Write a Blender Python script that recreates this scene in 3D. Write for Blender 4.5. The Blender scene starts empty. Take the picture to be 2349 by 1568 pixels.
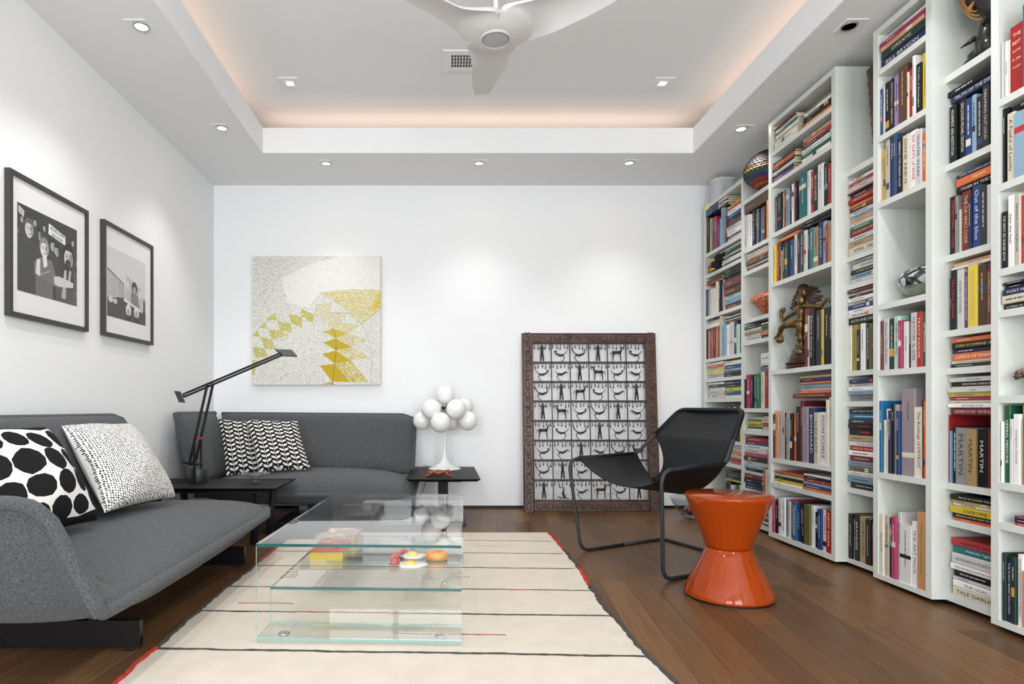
import bpy, math, random
import numpy as np
from mathutils import Vector, Matrix
random.seed(7)
S = bpy.context.scene
C = S.collection
F, CX, CY, H = 1420.0, 1015.0, 935.0, 0.85     # focal length (px), principal point, eye height

# ---------------- camera, world, exposure ----------------
cam = bpy.data.cameras.new('camera'); co = bpy.data.objects.new('camera', cam); C.objects.link(co)
cam.sensor_width = 36; cam.sensor_fit = 'HORIZONTAL'; cam.lens = F / 2349 * 36
cam.shift_x = (1174.5 - CX) / 2349; cam.shift_y = (CY - 784) / 2349
cam.clip_start = 0.05
co.location = (0, 0, H); co.rotation_euler = (math.pi / 2, 0, 0)
S.camera = co
S.view_settings.view_transform = 'Standard'; S.view_settings.look = 'None'
S.view_settings.gamma = 1; S.view_settings.use_curve_mapping = False
S.view_settings.exposure = 0.17
W = bpy.data.worlds.new('world'); S.world = W; W.use_nodes = True
W.node_tree.nodes['Background'].inputs[0].default_value = (0.85, 0.92, 1, 1)
W.node_tree.nodes['Background'].inputs[1].default_value = 1.0

def area(name, loc, rot, sx, sy, power, col=(1, 1, 1), spread=180):
    l = bpy.data.lights.new(name, 'AREA'); l.shape = 'RECTANGLE'; l.size = sx; l.size_y = sy
    l.energy = power; l.color = col; l.spread = math.radians(spread)
    o = bpy.data.objects.new(name, l); C.objects.link(o); o.location = loc; o.rotation_euler = rot
    return o
# daylight through the two big windows of the wall behind the camera
area('window_daylight', (-0.85, -2.08, 1.35), (math.radians(90), 0, 0), 1.5, 2.1, 104, (0.945, 0.975, 1))
area('window_daylight', (1.25, -2.08, 1.35), (math.radians(90), 0, 0), 1.5, 2.1, 104, (0.945, 0.975, 1))
# warm LED strips lying in the ceiling cove
COVE = (1, 0.70, 0.54)
area('cove_light', (0.263, 4.72, 2.86), (math.radians(180), 0, 0), 3.2, 0.05, 2.0, COVE)
area('cove_light', (-1.47, 2.3, 2.86), (math.radians(180), 0, 0), 0.05, 4.4, 2.5, COVE)
area('cove_light', (1.99, 2.3, 2.86), (math.radians(180), 0, 0), 0.05, 4.4, 2.5, COVE)

# ---------------- helpers ----------------
def P(px, py, Y): return Vector(((px - CX) * Y / F, Y, H + (CY - py) * Y / F))
def PX(px, py, X): return P(px, py, F * X / (px - CX))
def srgb(c): return tuple(((v / 255) / 12.92 if v / 255 <= 0.04045 else ((v / 255 + 0.055) / 1.055) ** 2.4) for v in c)

_m = {}
def mat(name, rgb, rough=0.5, metal=0, spec=0.5, bump=None, noise=None, coat=0, sub=None, emit=None, trans=0, ior=1.5):
    if name in _m: return _m[name]
    m = bpy.data.materials.new(name); m.use_nodes = True; _m[name] = m
    nt = m.node_tree; b = nt.nodes['Principled BSDF']
    c = (*srgb(rgb), 1)
    b.inputs['Base Color'].default_value = c; b.inputs['Roughness'].default_value = rough
    b.inputs['Metallic'].default_value = metal; b.inputs['Specular IOR Level'].default_value = spec
    b.inputs['Coat Weight'].default_value = coat; b.inputs['Coat Roughness'].default_value = 0.04
    b.inputs['Transmission Weight'].default_value = trans; b.inputs['IOR'].default_value = ior
    if emit: b.inputs['Emission Color'].default_value = (*emit[0], 1); b.inputs['Emission Strength'].default_value = emit[1]
    if noise or bump:
        tc = nt.nodes.new('ShaderNodeTexCoord')
    if noise:      # (scale, amount, stretch)
        n = nt.nodes.new('ShaderNodeTexNoise'); n.inputs['Scale'].default_value = noise[0]; n.inputs['Detail'].default_value = 4
        mp = nt.nodes.new('ShaderNodeMapping'); mp.inputs['Scale'].default_value = noise[2] if len(noise) > 2 else (1, 1, 1)
        nt.links.new(tc.outputs['Object'], mp.inputs[0]); nt.links.new(mp.outputs[0], n.inputs['Vector'])
        r = nt.nodes.new('ShaderNodeMapRange'); r.inputs['To Min'].default_value = 1 - noise[1]; r.inputs['To Max'].default_value = 1 + noise[1]
        r.inputs['From Min'].default_value = 0.3; r.inputs['From Max'].default_value = 0.7
        nt.links.new(n.outputs[0], r.inputs[0])
        mx = nt.nodes.new('ShaderNodeVectorMath'); mx.operation = 'SCALE'; mx.inputs[0].default_value = c[:3]
        nt.links.new(r.outputs[0], mx.inputs['Scale']); nt.links.new(mx.outputs[0], b.inputs['Base Color'])
    if bump:       # (scale, strength, distance)
        n2 = nt.nodes.new('ShaderNodeTexNoise'); n2.inputs['Scale'].default_value = bump[0]; n2.inputs['Detail'].default_value = 3
        nt.links.new(tc.outputs['Object'], n2.inputs['Vector'])
        bp = nt.nodes.new('ShaderNodeBump'); bp.inputs['Strength'].default_value = bump[1]; bp.inputs['Distance'].default_value = bump[2]
        nt.links.new(n2.outputs[0], bp.inputs['Height']); nt.links.new(bp.outputs[0], b.inputs['Normal'])
    return m

class MB:
    def __init__(s): s.v = []; s.f = []; s.mi = []
    def add(s, vs, fs, mi=0):
        o = len(s.v); s.v += [tuple(v) for v in vs]
        for f in fs: s.f.append(tuple(i + o for i in f)); s.mi.append(mi)
        return s
    def box(s, a, b, mi=0, rot=None, piv=None):
        x0, y0, z0 = a; x1, y1, z1 = b
        vs = [Vector(p) for p in ((x0,y0,z0),(x1,y0,z0),(x1,y1,z0),(x0,y1,z0),(x0,y0,z1),(x1,y0,z1),(x1,y1,z1),(x0,y1,z1))]
        if rot is not None:
            piv = Vector(piv) if piv is not None else sum(vs, Vector()) / 8
            vs = [rot @ (v - piv) + piv for v in vs]
        return s.add(vs, [(0,3,2,1),(4,5,6,7),(0,1,5,4),(1,2,6,5),(2,3,7,6),(3,0,4,7)], mi)
    def bar(s, a, b, w, t, mi=0, up=(0, 0, 1)):
        a = Vector(a); b = Vector(b); d = (b - a).normalized(); x = d.cross(Vector(up)).normalized(); y = x.cross(d)
        q = []
        for p in (a, b):
            for i, j in ((-1,-1),(1,-1),(1,1),(-1,1)): q.append(p + x * i * w / 2 + y * j * t / 2)
        return s.add(q, [(0,1,2,3),(7,6,5,4),(0,4,5,1),(1,5,6,2),(2,6,7,3),(3,7,4,0)], mi)
    def tube(s, pts, r, n=10, mi=0, closed=False, flat=1.0):
        pts = [Vector(p) for p in pts]; N = len(pts)
        rs = r if isinstance(r, (list, tuple)) else [r] * N
        T = []
        for i in range(N):
            if closed: t = pts[(i + 1) % N] - pts[i - 1]
            else: t = pts[min(i + 1, N - 1)] - pts[max(i - 1, 0)]
            T.append(t.normalized() if t.length > 1e-9 else Vector((0, 0, 1)))
        u = T[0].orthogonal().normalized(); ring = []
        for i in range(N):
            u = (u - T[i] * u.dot(T[i])); u = u.normalized() if u.length > 1e-6 else T[i].orthogonal().normalized()
            w = T[i].cross(u)
            ring.append([pts[i] + (u * math.cos(k * 2 * math.pi / n) + w * flat * math.sin(k * 2 * math.pi / n)) * rs[i] for k in range(n)])
        vs = [p for q in ring for p in q]; fs = []
        for i in range(N if closed else N - 1):
            for k in range(n):
                a = i * n + k; b = i * n + (k + 1) % n; j = ((i + 1) % N) * n
                fs.append((a, b, j + (k + 1) % n, j + k))
        if not closed: fs.append(tuple(range(n))[::-1]); fs.append(tuple((N - 1) * n + k for k in range(n)))
        return s.add(vs, fs, mi)
    def lathe(s, prof, c=(0, 0, 0), n=48, mi=0, sx=1, sy=1):
        vs = []; fs = []
        for r, z in prof:
            for k in range(n):
                a = 2 * math.pi * k / n; vs.append((c[0] + r * sx * math.cos(a), c[1] + r * sy * math.sin(a), c[2] + z))
        for i in range(len(prof) - 1):
            for k in range(n):
                a = i * n + k; b = i * n + (k + 1) % n; fs.append((a, b, b + n, a + n))
        if prof[0][0] > 1e-6: fs.append(tuple(range(n))[::-1])
        if prof[-1][0] > 1e-6: fs.append(tuple((len(prof) - 1) * n + k for k in range(n)))
        return s.add(vs, fs, mi)
    def ball(s, c, r, mi=0, n=16, rot=None):
        rr = r if isinstance(r, (tuple, list)) else (r, r, r); c = Vector(c); vs = []; fs = []; m = n // 2 + 1
        for i in range(m + 1):
            th = math.pi * i / m
            for k in range(n):
                a = 2 * math.pi * k / n
                v = Vector((rr[0] * math.sin(th) * math.cos(a), rr[1] * math.sin(th) * math.sin(a), rr[2] * math.cos(th)))
                vs.append(c + (rot @ v if rot is not None else v))
        for i in range(m):
            for k in range(n):
                a = i * n + k; b = i * n + (k + 1) % n; fs.append((a + n, b + n, b, a))
        return s.add(vs, fs, mi)
    def grid(s, fn, nu, nv, mi=0, flip=False):
        vs = [fn(i / nu, j / nv) for j in range(nv + 1) for i in range(nu + 1)]; fs = []
        for j in range(nv):
            for i in range(nu):
                a = j * (nu + 1) + i; q = (a, a + 1, a + nu + 2, a + nu + 1); fs.append(q[::-1] if flip else q)
        return s.add(vs, fs, mi)
    def poly(s, pts, d, mi=0):       # prism: planar polygon pts extruded by vector d
        n = len(pts); pts = [Vector(p) for p in pts]; d = Vector(d)
        return s.add(pts + [p + d for p in pts], [tuple(range(n))[::-1], tuple(range(n, 2 * n))] + [(i, (i + 1) % n, (i + 1) % n + n, i + n) for i in range(n)], mi)
    def build(s, name, mats, parent=None, smooth=False, loc=None, bevel=0, merge=False, angle=None):
        me = bpy.data.meshes.new(name); me.from_pydata(s.v, [], s.f)
        for m in (mats if isinstance(mats, (list, tuple)) else [mats]): me.materials.append(m)
        me.polygons.foreach_set('material_index', s.mi)
        if smooth: me.polygons.foreach_set('use_smooth', [True] * len(s.f))
        if merge or s.mi is None:
            import bmesh
            b = bmesh.new(); b.from_mesh(me); bmesh.ops.remove_doubles(b, verts=b.verts, dist=1e-5); b.to_mesh(me); b.free()
        if angle and hasattr(me, 'set_sharp_from_angle'):
            me.polygons.foreach_set('use_smooth', [True] * len(me.polygons)); me.set_sharp_from_angle(angle=math.radians(angle))
        me.update()
        o = bpy.data.objects.new(name, me); C.objects.link(o)
        if loc is not None: o.location = loc
        if parent: put(o, parent)
        if bevel:
            md = o.modifiers.new('bevel', 'BEVEL'); md.width = bevel; md.segments = 2; md.limit_method = 'ANGLE'
        return o

def put(o, parent):
    o.parent = parent
    def wm(p): return p.matrix_basis.copy() if p.parent is None else wm(p.parent) @ p.matrix_parent_inverse @ p.matrix_basis
    o.matrix_parent_inverse = wm(parent).inverted()
def tag(o, label=None, cat=None, group=None, kind=None):
    if label: o['label'] = label
    if cat: o['category'] = cat
    if group: o['group'] = group
    if kind: o['kind'] = kind
    return o
def thing(name, label, cat, loc=(0, 0, 0), group=None):
    o = bpy.data.objects.new(name, None); C.objects.link(o); o.location = loc; o.empty_display_size = 0.05
    return tag(o, label, cat, group)
def smooth_path(pts, n=8, closed=False):
    pts = [Vector(p) for p in pts]; N = len(pts); out = []
    rng = range(N if closed else N - 1)
    for i in rng:
        g = (lambda k: pts[k % N]) if closed else (lambda k: pts[max(0, min(N - 1, k))])
        p0, p1, p2, p3 = g(i - 1), g(i), g(i + 1), g(i + 2)
        for k in range(n):
            t = k / n
            out.append(0.5 * ((2 * p1) + (p2 - p0) * t + (2 * p0 - 5 * p1 + 4 * p2 - p3) * t * t + (3 * p1 - p0 - 3 * p2 + p3) * t ** 3))
    if not closed: out.append(pts[-1])
    return out
def fillet(pts, r, n=6):             # round the corners of a polyline
    pts = [Vector(p) for p in pts]; out = [pts[0]]
    for i in range(1, len(pts) - 1):
        a = (pts[i - 1] - pts[i]); b = (pts[i + 1] - pts[i]); rr = min(r if not isinstance(r, list) else r[i], a.length * 0.49, b.length * 0.49)
        A = pts[i] + a.normalized() * rr; B = pts[i] + b.normalized() * rr
        for k in range(n + 1):
            t = k / n; out.append(A * (1 - t) ** 2 + pts[i] * 2 * t * (1 - t) + B * t * t)
    out.append(pts[-1]); return out
def text_mesh(s):
    cu = bpy.data.curves.new('t', 'FONT'); cu.body = s; cu.size = 1; cu.resolution_u = 2
    o = bpy.data.objects.new('t', cu); C.objects.link(o)
    me = bpy.data.meshes.new_from_object(o)
    vs = [tuple(v.co) for v in me.vertices]; fs = [tuple(p.vertices) for p in me.polygons]
    bpy.data.objects.remove(o); bpy.data.curves.remove(cu); bpy.data.meshes.remove(me)
    return vs, fs
def text_on(mb, s, org, ex, ey, w, h, mi=0, fit=True, center=True):   # text fitted in a w x h box centred at org
    vs, fs = text_mesh(s)
    if not vs: return
    x0 = min(v[0] for v in vs); x1 = max(v[0] for v in vs); y0 = min(v[1] for v in vs); y1 = max(v[1] for v in vs)
    sy = h / max(y1 - y0, 1e-6); sx = w / max(x1 - x0, 1e-6)
    if not fit: sx = sy = min(sx, sy)
    else: sx = min(sx, sy * 1.5); sy = min(sy, sx * 1.6)
    org, ex, ey = Vector(org), Vector(ex), Vector(ey)
    mb.add([org + ex * (v[0] - (x0 + x1) / 2) * sx + ey * (v[1] - (y0 + y1) / 2) * sy for v in vs], fs, mi)

class Ras:      # small drawing surface; its pixels become face colours of a real picture or print
    def __init__(s, w, h, c, k=1.0):
        s.k = k; s.w, s.h = int(w * k), int(h * k); s.a = np.ones((s.h, s.w, 3)) * np.array(c) / 255.0
        s.X, s.Y = np.meshgrid((np.arange(s.w) + .5) / k, (np.arange(s.h) + .5) / k)
    def ell(s, cx, cy, rx, ry, c, rot=0):
        X = s.X - cx; Y = s.Y - cy; a = math.radians(rot)
        m = ((X * math.cos(a) + Y * math.sin(a)) / rx) ** 2 + ((-X * math.sin(a) + Y * math.cos(a)) / ry) ** 2 < 1
        s.a[m] = np.array(c) / 255.0
    def inside(s, pts):
        m = np.zeros((s.h, s.w), bool); n = len(pts)
        for i in range(n):
            x0, y0 = pts[i]; x1, y1 = pts[(i + 1) % n]
            if y0 == y1: continue
            c = ((s.Y > y0) != (s.Y > y1)) & (s.X < (x1 - x0) * (s.Y - y0) / (y1 - y0) + x0); m ^= c
        return m
    def poly(s, pts, c): s.a[s.inside(pts)] = np.array(c) / 255.0
    def line(s, pts, wd, c):
        for (x0, y0), (x1, y1) in zip(pts, pts[1:]):
            dx, dy = x1 - x0, y1 - y0; L = dx * dx + dy * dy + 1e-9
            t = np.clip(((s.X - x0) * dx + (s.Y - y0) * dy) / L, 0, 1)
            m = (s.X - x0 - t * dx) ** 2 + (s.Y - y0 - t * dy) ** 2 < (wd / 2) ** 2; s.a[m] = np.array(c) / 255.0
    def dashes(s, n, L, ang, c, mask=None, jit=15, al=1.0):
        c = np.array(c) / 255.0
        for _ in range(n):
            x = random.random() * s.w; y = random.random() * s.h; a = math.radians((ang(x, y) if callable(ang) else ang) + random.uniform(-jit, jit))
            for k in range(L):
                i = int(x + k * math.cos(a)); j = int(y + k * math.sin(a))
                if 0 <= i < s.w and 0 <= j < s.h and (mask is None or mask[j, i]): s.a[j, i] = s.a[j, i] * (1 - al) + c * al
    def noise(s, amp, step=6, seed=0):
        r = np.random.RandomState(seed); g = r.rand(s.h // step + 2, s.w // step + 2)
        s.a *= 1 + amp * (np.kron(g, np.ones((step, step)))[:s.h, :s.w, None] - .5)
def attr_mat(name, rough=0.6, spec=0.3, bump=None):
    m = mat(name, (128, 128, 128), rough, spec=spec, bump=bump); nt = m.node_tree
    if not nt.nodes.get('Col'):
        a = nt.nodes.new('ShaderNodeAttribute'); a.name = 'Col'; a.attribute_name = 'Col'
        nt.links.new(a.outputs['Color'], nt.nodes['Principled BSDF'].inputs['Base Color'])
    return m
def lin(a): return np.where(a <= .04045, a / 12.92, ((np.clip(a, 0, 1) + .055) / 1.055) ** 2.4)
def ras_grid(name, ras, fn, m, parent=None, smooth=True, back=None, backfn=None):
    """grid of faces fn(u,v) (v down) coloured by ras; optional plain back surface"""
    w, h = ras.w, ras.h; mb = MB(); mb.grid(fn, w, h, flip=True)
    cols = lin(ras.a).reshape(-1, 3)
    if backfn:
        mb.grid(backfn, w // 4, h // 4); cols = np.vstack([cols, np.tile(lin(np.array(back) / 255.0), ((w // 4) * (h // 4), 1))])
    o = mb.build(name, m, parent, smooth=smooth)
    at = o.data.attributes.new('Col', 'FLOAT_COLOR', 'FACE')
    at.data.foreach_set('color', np.hstack([cols, np.ones((len(cols), 1))]).astype(np.float32).ravel())
    return o

# ---------------- materials ----------------
M_wall = mat('wall_paint', (239, 240, 241), 0.6, spec=0.3, bump=(300, .05, .001))
M_ceil = mat('ceiling_paint', (236, 237, 237), 0.7, spec=0.2)
M_case = mat('bookcase_lacquer', (211, 215, 209), 0.35, spec=0.4)
M_black = mat('black_metal', (16, 16, 17), 0.45, spec=.3)
M_blackwood = mat('black_stained_wood', (13, 13, 14), 0.5, noise=(30, .15, (1, 12, 12)), spec=.22)
M_white = mat('white_enamel', (232, 232, 230), 0.3)
M_chrome = mat('chrome', (200, 200, 200), 0.15, metal=1)
def clear_glass(name, tint, gloss=1.0):
    m = bpy.data.materials.new(name); m.use_nodes = True; nt = m.node_tree; nt.nodes.clear()
    o = nt.nodes.new('ShaderNodeOutputMaterial'); t = nt.nodes.new('ShaderNodeBsdfTransparent'); t.inputs[0].default_value = (*tint, 1)
    g = nt.nodes.new('ShaderNodeBsdfGlossy'); g.inputs['Roughness'].default_value = 0.0; g.inputs[0].default_value = (gloss, gloss, gloss, 1)
    fr = nt.nodes.new('ShaderNodeFresnel'); fr.inputs[0].default_value = 1.5
    ge = nt.nodes.new('ShaderNodeNewGeometry'); iv = nt.nodes.new('ShaderNodeMath'); iv.operation = 'SUBTRACT'; iv.inputs[0].default_value = 1.25; nt.links.new(ge.outputs['Backfacing'], iv.inputs[1]); iv.use_clamp = False
    ml = nt.nodes.new('ShaderNodeMath'); ml.operation = 'MULTIPLY'; ml.use_clamp = True; nt.links.new(fr.outputs[0], ml.inputs[0]); nt.links.new(iv.outputs[0], ml.inputs[1])
    mx = nt.nodes.new('ShaderNodeMixShader'); fr2 = nt.nodes.new('ShaderNodeMix'); fr2.data_type = 'FLOAT'; nt.links.new(ge.outputs['Backfacing'], fr2.inputs[0]); nt.links.new(ml.outputs[0], fr2.inputs[2]); fr2.inputs[3].default_value = 0.02; nt.links.new(fr2.outputs[0], mx.inputs[0]); nt.links.new(t.outputs[0], mx.inputs[1]); nt.links.new(g.outputs[0], mx.inputs[2]); nt.links.new(mx.outputs[0], o.inputs[0])
    return m
M_glass = clear_glass('clear_sheet_glass', (.985, .993, .990))
M_bowl = clear_glass('clear_bowl_glass', (.84, .86, .87))
M_gedge = mat('green_glass_edge', (14, 92, 96), 0.08, trans=0.35, spec=.8)
M_gedge2 = mat('pale_green_glass_edge', (150, 200, 195), 0.08, trans=0.6, spec=.8)
# ---------------- the room ----------------
XL, XR, YB, YN = -1.94, 2.45, 5.25, -2.0
ZS, ZC = 2.735, 3.05
def struct(name, mb, m, **k): return tag(mb.build(name, m, **k), kind='structure')
# floor: oak planks laid a few degrees off the room axis
mf = mat('oak_planks', (104, 77, 56), 0.36, spec=0.2); nt = mf.node_tree; b = nt.nodes['Principled BSDF']
tc = nt.nodes.new('ShaderNodeTexCoord'); mp = nt.nodes.new('ShaderNodeMapping'); mp.inputs['Rotation'].default_value = (0, 0, math.radians(-85))
nt.links.new(tc.outputs['Object'], mp.inputs[0])
br = nt.nodes.new('ShaderNodeTexBrick'); br.offset = 0.37; br.offset_frequency = 3
for k, v in (('Scale', 1), ('Mortar Size', .0009), ('Mortar Smooth', .1), ('Bias', 0), ('Brick Width', 1.55), ('Row Height', .125)): br.inputs[k].default_value = v
br.inputs['Color1'].default_value = (*srgb((114, 82, 53)), 1); br.inputs['Color2'].default_value = (*srgb((82, 58, 38)), 1); br.inputs['Mortar'].default_value = (*srgb((48, 34, 25)), 1)
nt.links.new(mp.outputs[0], br.inputs['Vector'])
mp2 = nt.nodes.new('ShaderNodeMapping'); mp2.inputs['Scale'].default_value = (1.2, 30, 1); nt.links.new(mp.outputs[0], mp2.inputs[0])
n1 = nt.nodes.new('ShaderNodeTexNoise'); n1.inputs['Scale'].default_value = 2.2; n1.inputs['Detail'].default_value = 8; n1.inputs['Roughness'].default_value = .65; n1.inputs['Distortion'].default_value = .6
nt.links.new(mp2.outputs[0], n1.inputs['Vector'])
r1 = nt.nodes.new('ShaderNodeMapRange'); r1.inputs[1].default_value = .3; r1.inputs[2].default_value = .7; r1.inputs[3].default_value = .72; r1.inputs[4].default_value = 1.25
nt.links.new(n1.outputs[0], r1.inputs[0])
ms = nt.nodes.new('ShaderNodeVectorMath'); ms.operation = 'SCALE'; nt.links.new(br.outputs[0], ms.inputs[0]); nt.links.new(r1.outputs[0], ms.inputs['Scale']); nt.links.new(ms.outputs[0], b.inputs['Base Color'])
bp = nt.nodes.new('ShaderNodeBump'); bp.inputs['Strength'].default_value = .25; bp.inputs['Distance'].default_value = .002
nt.links.new(n1.outputs[0], bp.inputs['Height']); nt.links.new(bp.outputs[0], b.inputs['Normal'])
struct('floor', MB().box((XL - .1, YN - .1, -.1), (XR + .1, YB + .1, 0)), mf)
struct('wall_left', MB().box((XL - .1, YN, .012), (XL, YB + .1, ZC)), M_wall)
struct('wall_right', MB().box((XR, YN, .012), (XR + .1, YB + .1, ZC)), M_wall)
struct('wall_far', MB().box((XL, YB, .022), (XR, YB + .1, ZC)), M_wall)
struct('baseboard_far', MB().box((XL, YB + .004, 0), (XR, YB + .05, .022)), M_black)
struct('baseboard_left', MB().box((XL - .05, YN, 0), (XL - .004, YB, .012)), M_black)
w = MB()   # the wall behind the camera, with two window openings
for x0, x1 in ((XL, -1.65), (-.05, .45), (2.05, XR)): w.box((x0, YN - .1, 0), (x1, YN, ZC))
for x0, x1 in ((-1.65, -.05), (.45, 2.05)): w.box((x0, YN - .1, 0), (x1, YN, .25)); w.box((x0, YN - .1, 2.45), (x1, YN, ZC))
struct('wall_near', w, M_wall)
for i, x0 in enumerate((-1.65, .45)):
    f = MB()
    for q in (0, .775, 1.55): f.box((x0 + q, YN - .07, .25), (x0 + q + .05, YN - .02, 2.45))
    for z in (.25, 1.6, 2.40): f.box((x0, YN - .07, z), (x0 + 1.6, YN - .02, z + .05))
    struct('window_%d' % (i + 1), f, M_black)
struct('ceiling', MB().box((XL, YN, ZC), (XR, YB, ZC + .1)), M_ceil)
TX0, TX1, TY = -1.33, 1.856, 4.583
TN = .05
sf = MB()   # lowered soffit ring, hollow cove behind its upright lip
for a, bb in (((XL, YN), (TX0 - .021, YB)), ((TX1 + .021, YN), (XR, YB)), ((TX0 - .021, TY + .021), (TX1 + .021, YB)), ((TX0 - .021, YN), (TX1 + .021, TN - .021))):
    sf.box((a[0], a[1], ZS), (bb[0], bb[1], ZS + .06))
struct('trim_1', sf, M_ceil)
lp = MB()
lp.box((TX0 - .02, TY, ZS + .0005), (TX1 + .02, TY + .02, 2.922)); lp.box((TX0 - .02, TN, ZS + .0005), (TX0, TY, 2.922)); lp.box((TX1, TN, ZS + .0005), (TX1 + .02, TY, 2.922))
lp.box((TX0 - .02, TN - .02, ZS + .0005), (TX1 + .02, TN, 2.922))
struct('trim_2', lp, M_wall)
cw = MB(); cw.box((TX0 - .30, TY + .36, ZS + .06), (TX1 + .30, TY + .38, ZC)); cw.box((TX0 - .32, TN, ZS + .06), (TX0 - .30, TY + .38, ZC)); cw.box((TX1 + .30, TN, ZS + .06), (TX1 + .32, TY + .38, ZC))
struct('trim_3', cw, M_ceil)

# ---------------- ceiling fittings ----------------
M_lampglow = mat('lamp_glow', (255, 250, 240), 0.5, emit=((1, .93, .84), 9))
M_dark = mat('dark_lamp_recess', (120, 122, 124), 0.4)
names = {0: 'nearest of the row along the left wall', 1: 'farther one above the left wall pictures', 2: 'left of the three over the far wall', 3: 'middle of the three over the far wall', 4: 'right of the three over the far wall', 5: 'before the woven basket on the right', 6: 'unlit, over the tallest bookcase'}
for i, (px, py) in enumerate(((324, 59), (509, 292), (748, 373), (1099, 372.5), (1443, 372), (1700, 294), (1948, 58))):
    Y = F * (ZS - H) / (CY - py); X = (px - CX) * Y / F
    t = thing('recessed_ceiling_light', 'small square white recessed ceiling light, ' + names[i], 'ceiling light', (X, Y, ZS), 'recessed lights in the lowered ceiling')
    ox = -.01 if X < 0 else .01
    MB().box((X - .053 + ox, Y - .053, ZS - .004), (X + .053 + ox, Y + .053, ZS)).build('trim_plate', M_white, t)
    MB().lathe([(.030, -.004), (.033, -.010), (.036, -.010), (.038, -.004)], (X, Y, ZS), 32).build('ring', mat('ring_metal', (150, 150, 148), .3, metal=.6), t, smooth=True)
    MB().lathe([(0, -.0065), (.030, -.0065)], (X, Y, ZS), 32).build('lens', M_dark if i == 6 else M_lampglow, t)
    if i != 6:
        l = bpy.data.lights.new('downlight', 'SPOT'); l.energy = (15, 20)[i] if i < 2 else 17; l.spot_size = math.radians(95); l.spot_blend = .8; l.shadow_soft_size = .03; l.color = (1, .985, .97)
        o = bpy.data.objects.new('downlight', l); C.objects.link(o); o.location = (X, Y, ZS - .02); o.parent = t; o.matrix_parent_inverse = t.matrix_basis.inverted()
for X, Y, nm in ((-1.031, 4.187, 'left of the fan'), (1.487, 4.187, 'right of the fan'), (-1.031, 2.3, 'added unseen over the left sofa'), (1.487, 2.3, 'added unseen over the bookcases'), (-1.031, .5, 'added unseen behind viewer, left'), (1.487, .5, 'added unseen behind viewer, right')):  # last four are added out of frame to brighten left wall and bookcases
    t = thing('square_ceiling_light', 'square downlight with lit square opening in the raised ceiling, %s' % nm, 'ceiling light', (X, Y, ZC), 'square lights in the raised ceiling')
    MB().box((X - .066, Y - .066, ZC - .006), (X + .066, Y + .066, ZC)).build('trim_plate', M_ceil, t)
    q = MB()
    for a, bb in (((-.026, -.03), (.026, -.026)), ((-.026, .026), (.026, .03)), ((-.03, -.03), (-.026, .03)), ((.026, -.03), (.03, .03))): q.box((X + a[0], Y + a[1], ZC - .010), (X + bb[0], Y + bb[1], ZC - .006))
    q.build('ring', M_white, t)
    MB().box((X - .02, Y - .02, ZC - .008), (X + .02, Y + .02, ZC - .006)).build('lens', M_lampglow, t)
    l = bpy.data.lights.new('downlight', 'SPOT'); l.energy = 16 if Y > 4 else 46; l.spot_size = math.radians(100 if Y > 4 else 150); l.spot_blend = .8; l.shadow_soft_size = .03 if Y > 4 else .06; l.color = (1, .985, .97)
    o = bpy.data.objects.new('downlight', l); C.objects.link(o); o.location = (X, Y, ZC - .03); o.parent = t; o.matrix_parent_inverse = t.matrix_basis.inverted()
# air vent
t = thing('air_vent', 'white slotted air vent grille in the raised ceiling behind the fan', 'vent', (.2, 3.92, ZC))
v0, v1 = (0.003, 3.805), (.40, 4.04); g = MB()
g.box((v0[0], v0[1], ZC - .008), (v1[0], v0[1] + .045, ZC)); g.box((v0[0], v1[1] - .045, ZC - .008), (v1[0], v1[1], ZC)); g.box((v0[0], v0[1] + .045, ZC - .008), (v0[0] + .05, v1[1] - .045, ZC)); g.box((v1[0] - .05, v0[1] + .045, ZC - .008), (v1[0], v1[1] - .045, ZC))
g.build('frame', M_white, t)
MB().box((v0[0] + .05, v0[1] + .045, ZC - .002), (v1[0] - .05, v1[1] - .045, ZC)).build('duct', mat('duct_dark', (95, 88, 84), .8), t)
g = MB()
for k in range(17): x = v0[0] + .05 + .0185 * k; g.box((x - .002, v0[1] + .045, ZC - .009), (x + .003, v1[1] - .045, ZC - .002))
for k in range(1, 4): y = v0[1] + .045 + .036 * k; g.box((v0[0] + .05, y - .001, ZC - .006), (v1[0] - .05, y + .001, ZC - .003))
g.build('louver', M_white, t)
# ceiling fan
FX, FY, FZ = .247, 2.87, 2.555
t = thing('ceiling_fan', 'white three-bladed ceiling fan on a rod under the raised ceiling', 'ceiling fan', (FX, FY, ZC))
M_fan = mat('fan_white', (214, 213, 212), .35)
MB().lathe([(0, -.002), (.055, -.002), (.062, 0)], (FX, FY, FZ), 48).build('light_lens', mat('fan_lens', (176, 176, 178), .35), t, smooth=True)
MB().lathe([(.062, 0), (.064, -.004), (.070, -.003), (.073, .006), (.080, .02)], (FX, FY, FZ), 48).build('lens_ring', mat('lens_ring_white', (205, 204, 203), .3), t, smooth=True)
MB().lathe([(.095, .02), (.10, .05), (.09, .085), (.06, .10), (.02, .105), (.012, .12), (.011, .44), (.011, .445)], (FX, FY, FZ), 40).build('motor_and_rod', M_white, t, smooth=True)
MB().lathe([(.011, .43), (.06, .45), (.068, ZC - FZ)], (FX, FY, FZ), 40).build('canopy', M_white, t, smooth=True)
def ss_(s): u = max(0, min(1, (s - .07) / .14)); return u * u * (3 - 2 * u)
def wid(s):
    ks = ((.07, .12), (.13, .112), (.2, .094), (.3, .086), (.42, .08), (.55, .064), (.66, .045))
    for (a, p), (b2, q) in zip(ks, ks[1:]):
        if s <= b2: u = (s - a) / (b2 - a); return p + (q - p) * u
    return .045
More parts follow.
